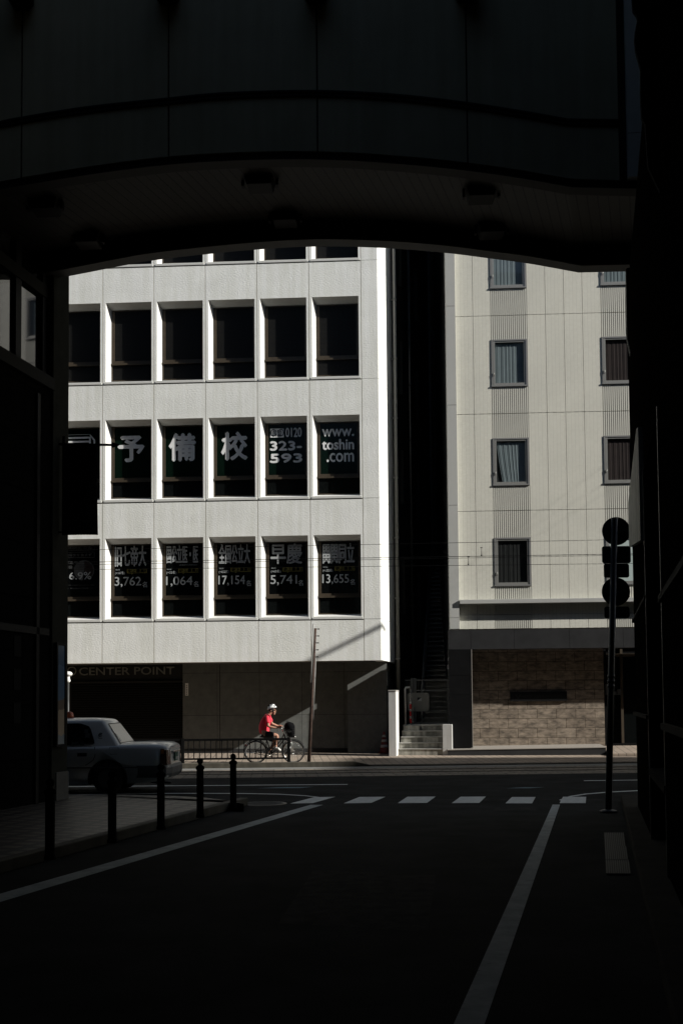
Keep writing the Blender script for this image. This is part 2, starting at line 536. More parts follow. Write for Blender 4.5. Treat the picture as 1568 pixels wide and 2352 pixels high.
        for n_, (dx, dz_) in enumerate(((0, 0), (1, 0), (-1, 0), (0, 1), (0, -1)) if bold else ((0, 0),)):
            vs = [self.bm.verts.new((u0 + (q.co.x - ax) / (bx - ax) * (u1 - u0) + dx * sh, v + 0.0004 * n_, z0 + (q.co.y - ay) / (by - ay) * (z1 - z0) + dz_ * sh)) for q in me.vertices]
            for pl in me.polygons:
                try:
                    f = self.bm.faces.new([vs[k] for k in pl.vertices])
                    f.material_index = self.i
                except ValueError:
                    pass
        bpy.data.objects.remove(o)
        bpy.data.meshes.remove(me)
        bpy.data.curves.remove(c)
        return self

    def build(self, name, mt=None, parent=None, bevel=0.0, normals=True, loc=None, seg=2):
        me = bpy.data.meshes.new(name)
        if normals: bmesh.ops.recalc_face_normals(self.bm, faces=self.bm.faces)
        self.bm.to_mesh(me)
        self.bm.free()
        for q in ([mt] if mt and not self.mats else self.mats): me.materials.append(q)
        o = bpy.data.objects.new(name, me)
        COL.objects.link(o)
        if parent: o.parent = parent
        if loc: o.location = loc
        if bevel > 0:
            b = o.modifiers.new('bevel', 'BEVEL')
            b.width = bevel
            b.segments = seg
            b.limit_method = 'ANGLE'
            b.angle_limit = R(40)
        return o


def struct(name, mb, mt):
    return tag(mb.build(name, mt), kind='structure')


SN, CS = math.sin(STR), math.cos(STR)


def sp(a, b, z=0.0):
    """street frame: a along the tram street to the right, b away from the camera, origin on the far kerb foot"""
    return Vector((a * CS - b * SN, 30.75 + a * SN + b * CS, z))


# ================================================================== THE GROUND
g = MB()
g.face([(-90, -45, 0), (90, -45, 0), (90, 120, 0), (-90, 120, 0)])
struct('road', g, M['asphalt'])

# tram track (own object frame so the setts run along it)
tr = empty('tram_track', (0, 30.75, 0), STR)
tag(tr, kind='structure')
g = MB()
g.face([(-50, -4.05, 0.004), (60, -4.05, 0.004), (60, -0.95, 0.004), (-50, -0.95, 0.004)])
tag(g.build('sett_bed', M['sett'], tr), kind='structure')
for b0 in (-1.62, -2.70):
    g = MB()
    g.box(-50, 60, b0 - 0.035, b0 + 0.035, 0.006, 0.016)
    g.m(M['rail'])
    g.mats = [M['rail']]
    g.i = 0
    r_ = g.build('rail', None, tr)
    tag(r_, kind='structure')
    g = MB()
    g.box(-50, 60, b0 - 0.12, b0 - 0.045, 0.0055, 0.008)
    tag(g.build('rail_groove', M['gap'], tr), kind='structure')
g = MB()
g.face([(-50, -0.95, 0.005), (60, -0.95, 0.005), (60, 0.02, 0.005), (-50, 0.02, 0.005)])
gu = g.build('gutter', M['asphalt_light'])
gu.location = (0, 30.75, 0)
gu.rotation_euler = (0, 0, STR)
tag(gu, kind='structure')

# far sidewalk: rises gently from the kerb to the buildings
fs = empty('far_sidewalk', (0, 30.75, 0), STR)
tag(fs, kind='structure')
g = MB()
g.face([(-50, 0.22, 0.045), (0.75, 0.22, 0.045), (0.75, 9.0, 0.22), (-50, 9.0, 0.22)])
g.face([(0.75, 0.22, 0.045), (60, 0.10, 0.03), (60, 9.0, 0.22), (0.75, 9.0, 0.22)])
tag(g.build('paving', M['paver'], fs), kind='structure')
g = MB()
g.box(-50, 0.35, 0.0, 0.22, 0.0, 0.145)
g.prism([(0.35, 0, 0), (0.35, 0, 0.145), (0.9, 0, 0.02), (0.9, 0, 0)], (0, 0.22, 0))
g.box(0.9, 60, 0.0, 0.215, 0.0, 0.035)
tag(g.build('kerb', M['kerbm'], fs, bevel=0.012), kind='structure')

# near left corner paving, kerb
A0, A1 = ground(30, 2000, 0), ground(570, 1850, 0)
kd = (A1 - A0).normalized()
kn = Vector((-kd.y, kd.x, 0))
K0 = A0 - kd * 16
corner = [K0 + kn * 0.16, A1 - kd * 0.5 + kn * 0.16]
for (x, y) in ((560, 1846), (520, 1838), (470, 1832), (400, 1828), (300, 1825.5), (155, 1824.5), (-500, 1819)):
    corner.append(ground(x, y, 0.13))
corner += [Vector((-40, 20.5, 0)), Vector((-40, -12, 0))]
np_ = empty('near_pavement', A0, -ALY)
tag(np_, kind='structure')
inv = Matrix.Translation(A0) @ Matrix.Rotation(-ALY, 4, 'Z')
inv = inv.inverted()
g = MB()
top = [inv @ Vector((p.x, p.y, 0.13)) for p in corner]
g.prism([(p.x, p.y, 0.0) for p in top], (0, 0, 0.13))
tag(g.build('paving', M['near_paver'], np_), kind='structure')
g = MB()
kp = [K0, A1 - kd * 0.3] + [A1 + Vector((0.02, 0.10, 0)), ]
g.prism([inv @ Vector((q.x, q.y, 0)) for q in (K0, A1, A1 + kn * 0.158, K0 + kn * 0.158)], (0, 0, 0.138))
tag(g.build('kerb', M['kerbm'], np_, bevel=0.015), kind='structure')

# right kerb strip at the foot of the right building
KR0, KR1 = ground(1540, 2352, 0), ground(1425, 1840, 0)
kr = (KR1 - KR0).normalized()
knr = Vector((kr.y, -kr.x, 0))
g = MB()
e0 = KR0 - kr * 18
g.prism([e0, KR1, KR1 + knr * 1.2, e0 + knr * 1.2], (0, 0, 0.12))
ks = g.build('kerb_strip', mat('dark_kerb', (0.028, 0.026, 0.022), .9, var=.3, scale=3, spec=.05), bevel=0.015)
tag(ks, kind='structure')


# painted markings
def mark(name, quad, mt=None, z=0.004):
    g = MB()
    g.face([ground(x, y, z) for x, y in quad])
    return struct(name, g, mt or M['paint'])


for q in ([(666, 1845.5), (718, 1844.5), (770, 1830), (721, 1831)],
          [(789, 1845), (852, 1844), (885, 1830), (825, 1830.5)],
          [(913, 1844.5), (980, 1844), (1000, 1829.5), (935, 1830)],
          [(1037, 1844.5), (1100, 1844), (1115, 1829.5), (1057, 1830)],
          [(1160, 1845), (1221, 1845), (1229, 1830.5), (1175, 1830.5)],
          [(1284, 1844.5), (1344, 1844.5), (1345, 1830), (1292, 1830)]):
    mark('crosswalk_stripe', q)
# side lines run on under the camera
def ext(p, q, t): return q + (q - p) * t
for name, (f0, f1, n0, n1) in (('edge_line_left', ((713, 1848.5), (742, 1848.5), (0, 2053), (0, 2072))), ('edge_line_right', ((1268, 1848), (1285, 1848), (1041, 2352), (1112, 2352)))):
    a, b = ground(*f0, 0.004), ground(*n0, 0.004)
    c, d = ground(*f1, 0.004), ground(*n1, 0.004)
    g = MB()
    g.face([a, c, ext(c, d, 0.6), ext(a, b, 0.6)])
    struct('side_line', g, M['paint_shade'])
a0, a1 = ground(100, 1807.5), ground(798, 1802)
g = MB(); dv = Vector((0, 0.075, 0.004))
g.face([a0 - dv + Vector((0, 0, .008)), a1 - dv + Vector((0, 0, .008)), a1 + dv, a0 + dv]); struct('lane_line', g, M['paint'])
a0, a1 = ground(1340, 1793.5), ground(1500, 1791.5)
g = MB()
g.face([a0 - dv + Vector((0, 0, .008)), a1 - dv + Vector((0, 0, .008)), a1 + dv, a0 + dv]); struct('lane_line', g, M['paint'])
def strip(pts, wid, name, z=0.0045):
    g = MB()
    P = [ground(x, y, z) for x, y in pts]
    for p, q in zip(P, P[1:]):
        g.face([p + Vector((0, -wid / 2, 0)), q + Vector((0, -wid / 2, 0)), q + Vector((0, wid / 2, 0)), p + Vector((0, wid / 2, 0))])
    struct(name, g, M['paint'])
strip([(60, 1827), (300, 1822.5), (469, 1822), (560, 1822.5), (640, 1824), (700, 1827.5), (735, 1831.5)], 0.14, 'lane_line')
strip([(1285, 1838), (1310, 1829), (1345, 1823.5), (1400, 1819), (1470, 1815.5), (1560, 1814)], 0.16, 'lane_line')
strip([(150, 1819), (215, 1818), (235, 1817)], 0.35, 'lane_line', 0.0048)
mark('cycle_lane_arrow', [(590, 1810.5), (640, 1808), (720, 1807), (690, 1810)], M['blue_paint'])
mark('cycle_lane_arrow', [(1160, 1810.5), (1200, 1808), (1250, 1808), (1215, 1810.5)], M['blue_paint'])


M['patch'] = mat('asphalt_patch', (0.030, 0.030, 0.029), 0.95, var=0.6, scale=6, bump=0.4, bscale=60, spec=0.05)
pa, pb_ = ground(420, 1838.2, 0.0025), ground(1380, 1836, 0.0025)
g = MB()
rnd = random.Random(3)
n = 40
for q in range(n):
    a, b = pa.lerp(pb_, q / n), pa.lerp(pb_, (q + 1) / n)
    w = 0.09
    g.face([a + Vector((0, -w, 0)), b + Vector((0, -w, 0)), b + Vector((0, w, 0)), a + Vector((0, w, 0))])
struct('road_seam', g, M['patch'])
g = MB()
g.face([ground(x, y, 0.0022) for x, y in ((1130, 1862), (1235, 1861), (1228, 1853), (1140, 1854))])
g.face([ground(x, y, 0.0022) for x, y in ((640, 2120), (980, 2140), (1000, 2010), (720, 1998))])
struct('road_patch', g, M['patch'])
P = ground(605, 1846, 0)
o = empty('manhole_cover', P, 0, 'round iron manhole cover in the road beside the paved corner', 'manhole cover')
g = MB()
g.lathe([(0.42, 0.0), (0.42, 0.006)], n=36, smooth=False)
g.build('rim', M['rail'], o)
g = MB()
g.lathe([(0.36, 0.0065), (0.36, 0.010)], n=36, smooth=False)
for q in range(-5, 6):
    hw_ = math.sqrt(0.34 ** 2 - (q * 0.06) ** 2)
    g.box(-hw_, hw_, q * 0.06 - 0.012, q * 0.06 + 0.012, 0.0105, 0.014)
g.build('lid', M['asphalt_light'], o)

# ================================================================== WHITE OFFICE BUILDING
wb = empty('office_building', O, -YAW, 'white stucco office block with deep window bays and Japanese lettering, behind the cyclist', 'building')
U0, CW, CH = -7.75808, 1.697357, 3.902254
def zr(j): return EYE + 18.314962 - CH * j
KMIN, KMAX, JMIN, JMAX = -3, 4, 0, 4
UR = fac(876, 1300, 0)[0]              # right front corner
ZB = zr(4) - 1.335                      # underside of the overhang
UL = U0 + KMIN * CW
ZT = zr(0) + CH
DA = ALY - YAW
ad = Vector((math.sin(DA), math.cos(DA), 0))     # alley direction in this frame
GV = 0.32
wall = MB()
jn = MB()
def q4(mb, a, b, c, d): mb.face([a, b, c, d])
HG = 0.010
for k in range(KMIN, KMAX + 1):
    for j in range(JMIN, JMAX + 1):
        u, z = U0 + k * CW, zr(j)
        x0, x1 = u + HG, u + CW - HG
        z0, z1 = z + 0.0, z + CH - 0.035
        ox0, ox1, oz0, oz1 = u + 0.096, u + CW - 0.082, z + 0.085, z + 2.72
        ix0, ix1, iz0, iz1 = u + 0.225, u + CW - 0.082, z + 0.185, z + 2.55
        wall.m(M['stucco'])
        q4(wall, (x0, 0, z0), (ox0, 0, z0), (ox0, 0, z1), (x0, 0, z1))
        q4(wall, (ox1, 0, z0), (x1, 0, z0), (x1, 0, z1), (ox1, 0, z1))
        q4(wall, (ox0, 0, oz1), (ox1, 0, oz1), (ox1, 0, z1), (ox0, 0, z1))
        wall.m(M['reveal'])
        q4(wall, (ox0, 0, z0), (ox1, 0, z0), (ox1, 0, oz0), (ox0, 0, oz0))
        o_ = [(ox0, 0, oz0), (ox1, 0, oz0), (ox1, 0, oz1), (ox0, 0, oz1)]
        i_ = [(ix0, GV, iz0), (ix1, GV, iz0), (ix1, GV, iz1), (ix0, GV, iz1)]
        for a in range(4):
            b = (a + 1) % 4
            q4(wall, o_[a], o_[b], i_[b], i_[a])
        # lip of the sill and returns of the joints
        wall.box(u + 0.05, u + CW - 0.035, -0.018, -0.0005, z + 0.004, z + 0.062)
        wall.m(M['stucco'])
        q4(wall, (x0, 0, z0), (x0, 0, z1), (x0, 0.05, z1), (x0, 0.05, z0))
        q4(wall, (x1, 0, z0), (x1, 0, z1), (x1, 0.05, z1), (x1, 0.05, z0))
        q4(wall, (x0, 0, z0), (x1, 0, z0), (x1, 0.05, z0), (x0, 0.05, z0))
        q4(wall, (x0, 0, z1), (x1, 0, z1), (x1, 0.05, z1), (x0, 0.05, z1))
    # bottom band panels
    u = U0 + k * CW
    wall.box(u + HG, u + CW - HG, 0, 0.3, ZB, zr(4) - 0.035)
# corner column of panels and chamfered side wall
uc = U0 + (KMAX + 1) * CW
zs = [ZB] + [zr(j) - 0.006 for j in (4, 3, 2, 1, 0)] + [ZT]
CHF = 0.05
for a, b in zip(zs, zs[1:]):
    za, zb_ = a + (0.006 if a > ZB else 0), b - 0.006
    p = [(uc + HG, 0, 0), (UR - CHF, 0, 0), (UR, CHF * 0.6, 0), (UR + ad.x * 16, ad.y * 16, 0), (UR + ad.x * 16 - 0.3, ad.y * 16, 0), (uc + HG, 0.35, 0)]
    wall.prism([(x, y, za) for x, y, _ in p], (0, 0, zb_ - za))
jn.m(M['sealant'])
for k in range(KMIN, KMAX + 2):
    u = U0 + k * CW
    jn.box(u - HG, u + HG, 0.004, 0.03, ZB, ZT)
jn.m(M['gap'])
for j in range(JMIN, JMAX + 1):
    jn.box(UL, uc, 0.045, 0.055, zr(j) - 0.04, zr(j) + 0.002)
wall.build('facade', None, wb, normals=False)
jn.build('joint_sealant', None, wb)
g = MB()                                 # mass of the building: roof, soffit, dark core behind the panes, rest to the left
g.m(M['stucco'])
g.box(-55, UL, 0, 14, ZB, ZT)
g.m(M['gap'])
g.box(UL, UR - 0.02, GV + 0.03, 0.9, ZB + 0.3, ZT)
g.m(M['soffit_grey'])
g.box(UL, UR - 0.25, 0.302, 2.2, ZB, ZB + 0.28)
g.m(M['side_wall'])
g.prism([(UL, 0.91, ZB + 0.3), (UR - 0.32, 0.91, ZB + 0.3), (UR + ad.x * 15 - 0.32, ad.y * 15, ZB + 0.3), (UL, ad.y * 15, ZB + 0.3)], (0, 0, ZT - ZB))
g.build('building_core', None, wb)

# windows
LET = {1: '予', 2: '備', 3: '校'}
NUM = {1: ('旧七帝大', '3,762', '(+167名)'), 2: ('国公立医・医', '1,064', '(+32名)'), 3: ('全国公立大', '17,154', '(+652名)'), 4: ('早慶', '5,741', '(+63名)'), 5: ('関関同立', '13,655', '(+1,022名)')}
TV = GV - 0.035
def pb(x0, x1, y0, y1, v=TV):
    a, b = fac(x0, y1, v), fac(x1, y0, v)
    return a[0], b[0], a[1], b[1]
for j in range(JMIN, JMAX + 1):
    for k in range(KMIN, KMAX + 1):
        u, z = U0 + k * CW, zr(j)
        x0, x1, z0, z1 = u + 0.225, u + CW - 0.082, z + 0.185, z + 2.55
        t0, t1 = z + 0.70, z + 0.86
        f = MB()
        fw = 0.05
        f.box(x0, x1, GV - 0.05, GV, z0, z0 + 0.03)
        f.box(x0, x1, GV - 0.05, GV, z1 - 0.02, z1)
        f.box(x0, x0 + 0.03, GV - 0.045, GV, z0, z1)
        f.box(x1 - 0.03, x1, GV - 0.045, GV, z0, z1)
        f.box(x0, x1, GV - 0.075, GV, t0 + 0.02, t0 + 0.085)
        f.box(x0 + 0.03, x1 - 0.03, GV - 0.04, GV, t0 + 0.085, t1)
        f.box(x0 + 0.03, x0 + 0.095, GV - 0.035, GV, t1, z1 - 0.02)
        f.box(x1 - 0.095, x1 - 0.03, GV - 0.035, GV, t1, z1 - 0.02)
        w = f.build('window', M['bronze'], wb)
        row3, row4 = j == 3, j == 4
        g = MB()
        g.m(M['glass_dark'] if not (row3 or row4) else (M['green_film'] if row3 else M['black_film']))
        if not (row3 or row4): g.m(M['blind'])
        g.face([(x0, GV - 0.02, t0 + 0.03), (x1, GV - 0.02, t0 + 0.03), (x1, GV - 0.02, z1), (x0, GV - 0.02, z1)])
        g.m(M['blind'] if not (row3 or row4) else M['glass_dark'])
        g.face([(x0, GV - 0.02, z0), (x1, GV - 0.02, z0), (x1, GV - 0.02, t0 + 0.03), (x0, GV - 0.02, t0 + 0.03)])
        g.build('pane', None, w)
        col = k + 1                       # column number counted from the half-hidden one
        L = MB()
        if row3:
            tag(w, {0: 'window with a striped silver block emblem', 1: 'window with the character 予', 2: 'window with the character 備', 3: 'window with the character 校', 4: 'window with telephone number lettering', 5: 'window with web address lettering'}.get(col, 'plain window'))
            L.m(M['letter'])
            if col in LET:
                b = {1: (273, 331, 1002, 1060), 2: (390, 448, 996, 1058), 3: (510, 567, 993, 1056)}[col]
                L.text(LET[col], *pb(*b), TV, 0.035)
            elif col == 4:
                a = pb(621, 652, 984, 1005)
                L.box(a[0], a[1], TV, TV + 0.004, a[2], a[3])
                L.text('0120', *pb(656, 692, 982, 1004), TV, 0.02)
                L.text('323-', *pb(621, 692, 1013, 1034.6), TV, 0.055)
                L.text('593', *pb(621, 693, 1041.6, 1062.7), TV, 0.055)
                L.m(M['green_film'])
                cy, h = (a[2] + a[3]) / 2, (a[3] - a[2])
                L.text('0120', *pb(627, 646, 988, 1003), TV - 0.004, 0.01)
                for cx in (a[0] + 0.1, a[1] - 0.1):
                    for q in range(16):
                        t, t2 = 2 * math.pi * q / 16, 2 * math.pi * (q + 1) / 16
                        L.face([(cx + math.cos(s) * r * 0.10, TV - 0.003, cy + 0.01 + math.sin(s) * r * h * 0.42) for s, r in ((t, 0.8), (t2, 0.8), (t2, 1), (t, 1))])
            elif col == 5:
                L.text('www.', *pb(740, 812, 984.5, 1002.7), TV, 0.035)
                L.text('toshin', *pb(740, 812, 1008, 1033), TV, 0.035)
                L.text('.com', *pb(750.5, 812, 1040, 1061), TV, 0.035)
            elif col == 0:
                for (ya, yb) in ((1003, 1009), (1012, 1018), (1022, 1030), (1033, 1041)):
                    b = pb(120, 208, ya, yb)
                    L.box(b[0], b[1], TV, TV + 0.004, b[2], b[3])
                b = pb(205, 209, 1003, 1060); L.box(b[0], b[1], TV - 0.001, TV + 0.004, b[2], b[3])
                b = pb(120, 208, 998, 999.5); L.box(b[0], b[1], TV, TV + 0.004, b[2], b[3])
                c = [fac(x, y, TV) for x, y in ((208, 998), (219, 1010), (219, 1024), (215, 1024), (215, 1012), (206.5, 999.5))]
                L.prism([(a, TV, b) for a, b in c], (0, 0.004, 0))
        if row4:
            if col in NUM:
                tag(w, 'window with the number ' + NUM[col][1] + ' in silver lettering')
                dx = {1: 0, 2: 117.8, 3: 238, 4: 357.3, 5: 476.3}[col]
                dy = {1: 0, 2: -1.2, 3: -3, 4: -4, 5: -6}[col]
                L.m(M['letter_dim'])
                kj = {1: (265, 336, 1253, 1301), 2: (383.5, 454.6, 1252, 1294), 3: (503, 574, 1249.6, 1295), 4: (622, 693, 1248, 1295), 5: (741.6, 812.8, 1247, 1294)}[col]
                L.text(NUM[col][0], *pb(*kj), TV, 0.018)
                L.text(NUM[col][1], *pb(264 + dx, 324.5 + dx, 1324.6 + dy, 1348.5 + dy), TV, 0.012)
                L.text('名', *pb(327.5 + dx, 338 + dx, 1336 + dy, 1349 + dy), TV, 0.02)
                L.text(NUM[col][2], *pb(265 + dx, 287.5 + dx, 1312.5 + dy, 1320.5 + dy), TV, 0.01)
                L.text('昨対', *pb(266 + dx, 276 + dx, 1306.5 + dy, 1310.5 + dy), TV, 0.01)
                if col == 2: L.text('※防衛医科大学校を含む', *pb(412, 454, 1296, 1299), TV, 0.0)
                L.m(M['badge'])
                b = pb(292 + dx, 338 + dx, 1306 + dy, 1317 + dy)
                L.box(b[0], b[1], TV, TV + 0.003, b[2], b[3])
                L.prism([(b[0] + 0.13, TV, b[2]), (b[0] + 0.21, TV, b[2]), (b[0] + 0.16, TV, b[2] - 0.04)], (0, 0.003, 0))
                L.m(M['black_film'])
                L.text('史上最高!!', *pb(294 + dx, 336.5 + dx, 1307.3 + dy, 1315.8 + dy), TV - 0.003, 0.03)
            elif col == 0:
                tag(w, 'window with a percentage and pie chart poster')
                L.m(M['letter_faint'])
                P_ = lambda x0, x1, y0, y1: pb(137.8 + x0 * .0659, 137.8 + x1 * .0659, 1222.8 + y0 * .0659, 1222.8 + y1 * .0659)
                for ya, yb in ((418, 640), (675, 895)):
                    b = P_(0, 1215, ya, yb)
                    e = 0.012
                    L.box(b[0], b[1], TV, TV + 0.003, b[2], b[2] + e)
                    L.box(b[0], b[1], TV, TV + 0.003, b[3] - e, b[3])
                    L.box(b[1] - e, b[1], TV, TV + 0.003, b[2] + e, b[3] - e)
                L.text('現役生のみ', *P_(240, 1140, 470, 590), TV, 0.02)
                L.text('講習生を含まず', *P_(190, 1110, 735, 845), TV, 0.02)
                L.text('東進生', *P_(180, 630, 1000, 1105), TV, 0.02)
                L.text('現役占有率', *P_(150, 915, 1150, 1270), TV, 0.02)
                L.m(M['letter_dim'])
                L.text('36.9%', *P_(130, 1100, 1380, 1645), TV, 0.02)
                b = P_(490, 1200, 960, 1690)
                cx, cz, rx = (b[0] + b[1]) / 2, (b[2] + b[3]) / 2, (b[1] - b[0]) / 2
                L.m(M['letter_faint'])
                for q in range(28):
                    t, t2 = R(-40) + R(300) * q / 28, R(-40) + R(300) * (q + 1) / 28
                    L.face([(cx + math.cos(s) * r * rx, TV + 0.006, cz + math.sin(s) * r * rx) for s, r in ((t, 0.92), (t2, 0.92), (t2, 1), (t, 1))])
                pts = [(cx, TV + 0.007, cz)] + [(cx + math.cos(t) * rx * .92, TV + 0.007, cz + math.sin(t) * rx * .92) for t in [R(90 + 6 * q) for q in range(30)]]
                L.m(M['letter_faint'])
                L.face(pts)
                pts = [(cx, TV + 0.008, cz)] + [(cx + math.cos(t) * rx * .92, TV + 0.008, cz + math.sin(t) * rx * .92) for t in [R(-60 + 6 * q) for q in range(26)]]
                L.m(M['red_faint'])
                L.face(pts)
                L.m(M['letter_faint'])
                L.text('ネットワーク(東進ハイスクール、東進', *P_(100, 1215, 1815, 1870), TV, 0.0)
                L.text('予備校、早稲田塾)の合同実績です。', *P_(100, 1150, 1920, 1985), TV, 0.0)
        if len(L.bm.faces): L.build('lettering', None, w)
        else: L.bm.free()

# ground floor under the overhang
WV, WV2 = 1.5, 1.2
us = fac(160, 1600, WV)[0]; ue = fac(420, 1600, WV)[0]
um = fac(799, 1600, WV)[0]; un = fac(888.5, 1600, WV2)[0]
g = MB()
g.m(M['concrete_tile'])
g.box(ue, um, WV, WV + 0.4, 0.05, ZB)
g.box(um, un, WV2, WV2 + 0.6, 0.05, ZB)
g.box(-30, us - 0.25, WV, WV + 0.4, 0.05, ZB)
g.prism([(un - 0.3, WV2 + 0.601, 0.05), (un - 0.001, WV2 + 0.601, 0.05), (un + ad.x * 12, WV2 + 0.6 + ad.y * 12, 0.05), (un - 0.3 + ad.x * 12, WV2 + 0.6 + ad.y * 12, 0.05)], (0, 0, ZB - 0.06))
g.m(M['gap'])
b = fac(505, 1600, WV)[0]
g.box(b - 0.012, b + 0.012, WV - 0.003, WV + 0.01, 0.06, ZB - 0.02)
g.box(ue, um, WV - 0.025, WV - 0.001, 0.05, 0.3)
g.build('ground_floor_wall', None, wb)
g = MB()
g.box(us - 0.25, ue, WV + 0.25, WV + 0.3, 0.05, ZB)
zz = 0.2
while zz < ZB - 0.62:
    g.prism([(us, WV + 0.25, zz), (us, WV + 0.19, zz + 0.005), (us, WV + 0.25, zz + 0.062)], (ue - us, 0, 0))
    zz += 0.078
g.box(us, ue, WV - 0.0, WV + 0.25, ZB - 0.60, ZB - 0.56)
g.build('shutter', M['shutter'], wb)

# letters over the shutter
sg = empty('building_sign', O + U * ((us + ue) / 2) + B * WV, -YAW, 'raised metal capital letters above the dark shutter, behind the taxi', 'sign')
uo = (us + ue) / 2
g = MB()
a = fac(183, 1551, WV + 0.12); b = fac(401, 1531, WV + 0.12)
g.text('CENTER POINT', a[0] - uo, b[0] - uo, a[1], b[1], 0.10, 0.012)
ob = g.build('letters', M['dull_letter'], sg)
so_ = ob.modifiers.new('depth', 'SOLIDIFY'); so_.thickness = 0.02
g = MB()
c = fac(165.5, 1541, WV + 0.12)
g.torus((c[0] - uo, 0.12, c[1]), 0.14, 0.022, 24, 8)
g.build('ring_emblem', M['dull_letter'], sg)
g = MB()
g.box(us - uo, ue - uo, 0.13, 0.2, ZB - 0.56, ZB - 0.02)
g.build('sign_board', M['shutter'], sg)

# small vertical name plate on the wall
g = MB()
a = fac(426, 1598, WV); b = fac(433, 1569, WV)
np0 = empty('name_plate', O + U * ((a[0] + b[0]) / 2) + B * WV, -YAW, 'narrow white vertical name plate on the grey wall right of the shutter', 'sign')
hw = (b[0] - a[0]) / 2
g.box(-hw, hw, -0.02, -0.001, a[1], b[1])
g.build('plate', M['globe'], np0)
g = MB()
for q in range(6):
    zc = a[1] + (b[1] - a[1]) * (q + 0.7) / 7
    g.box(-hw * 0.5, hw * 0.5, -0.023, -0.0205, zc - 0.015, zc - 0.004)
    g.box(-hw * 0.12, hw * 0.12, -0.0235, -0.021, zc - 0.022, zc + 0.018)
g.build('lettering', M['black_plate'], np0)

# drain pipes on the alley side
for q, (dd, rr, mt, off) in enumerate(((1.95, 0.065, 'pipe', 0.16), (5.2, 0.06, 'pipe_dark', 0.14), (10.4, 0.07, 'pipe_dark', 0.16))):
    g = MB()
    px, py = UR + ad.x * dd + ad.y * off, ad.y * dd - ad.x * off
    g.tube([(px, py, 0.1), (px, py, ZT)], rr, 12)
    zz = 1.2
    while zz < ZT:
        g.box(px - rr - 0.07, px + rr + 0.015, py - 0.02, py + rr + 0.01, zz, zz + 0.035)
        g.tube([(px, py, zz - 0.01), (px, py, zz + 0.045)], rr + 0.012, 12)
        zz += 2.05
    g.build('drain_pipe', M[mt], wb)
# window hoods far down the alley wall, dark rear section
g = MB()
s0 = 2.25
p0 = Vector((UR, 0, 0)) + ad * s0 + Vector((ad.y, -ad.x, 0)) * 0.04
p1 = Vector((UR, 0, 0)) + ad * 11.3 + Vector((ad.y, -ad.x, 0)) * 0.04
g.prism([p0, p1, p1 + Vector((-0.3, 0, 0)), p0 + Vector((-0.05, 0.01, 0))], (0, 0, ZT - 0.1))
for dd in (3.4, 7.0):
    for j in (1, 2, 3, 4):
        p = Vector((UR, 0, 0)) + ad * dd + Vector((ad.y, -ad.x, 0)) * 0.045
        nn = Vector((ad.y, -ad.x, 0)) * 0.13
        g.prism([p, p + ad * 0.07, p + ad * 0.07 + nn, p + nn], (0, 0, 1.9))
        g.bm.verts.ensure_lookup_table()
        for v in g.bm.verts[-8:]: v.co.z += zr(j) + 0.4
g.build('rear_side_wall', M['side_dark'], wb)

# ================================================================== HOTEL
HV, FV, STV = 0.92, 0.18, 1.06           # tiled facade, dark frame, stone wall
hb = empty('hotel_building', O + U * fac(1035, 1600, HV)[0] + B * HV, -YAW, 'cream tiled hotel block with ribbed panels under its windows and a dark stone base', 'building')
H0 = fac(1035, 1600, HV)[0]
def hf(x, y, v=HV):
    a, z = fac(x, y, v)
    return a - H0, z
HX1 = 34.0
HZT = 30.0
hz0 = hf(1100, 1445, HV)[1]
pitch_u = (hf(1390, 950)[0] - hf(1091, 950)[0]) / 7.0
uj0 = hf(1091, 950)[0] - pitch_u
uleft = hf(1049.5, 1100)[0]
hrow = [hf(1262, y)[1] for y in (1410, 1171, 947.5, 721.5)]
dz = hrow[3] - hrow[2]
rows = [hz0] + hrow + [hrow[3] + dz * q for q in range(1, 6)]
CA, CB = hf(1135, 1300)[0], hf(1219, 1300)[0]           # first window column
CW2 = CB - CA
CD = hf(1393, 1170)[0] - hf(1137.5, 1170)[0]            # column to column
cols = [CA + CD * q for q in range(0, 4)]
g = MB()
g.m(M['htile'])
runs = [(uleft, cols[0], 2)] + [(cols[q] + CW2, cols[q + 1], 4) for q in range(3)] + [(cols[3] + CW2, HX1, 40)]
cells = []
for a, b, n in runs:
    cells += [(a + (b - a) * q / n, a + (b - a) * (q + 1) / n) for q in range(n)]
for a, b in cells:
    for z0, z1 in zip(rows, rows[1:]):
        g.box(a + (0.0 if a == uleft else 0.006), b - 0.006, 0, 0.1, z0 + 0.008, z1 - 0.008)
g.build('tiled_wall', None, hb)
g = MB()
g.m(M['hgap'])
g.box(uleft - 0.02, HX1, 0.101, 14, hz0, HZT)
g.m(M['hedge'])
ul0 = hf(1028, 1100)[0]
zr_ = [hz0, hf(1030, 1420)[1], hf(1030, 1163)[1], hf(1030, 934)[1], hf(1030, 708)[1]]
dz2 = zr_[4] - zr_[3]
zr_ += [zr_[4] + dz2 * q for q in range(1, 6)]
for z0, z1 in zip(zr_, zr_[1:]):
    g.box(ul0, uleft - 0.004, -0.20, 0.5, z0 + 0.006, z1 - 0.006)
g.m(M['granite'])
g.box(ul0 + 0.02, uleft, 0.45, 12, 0.2, HZT)
g.build('building_core', None, hb)
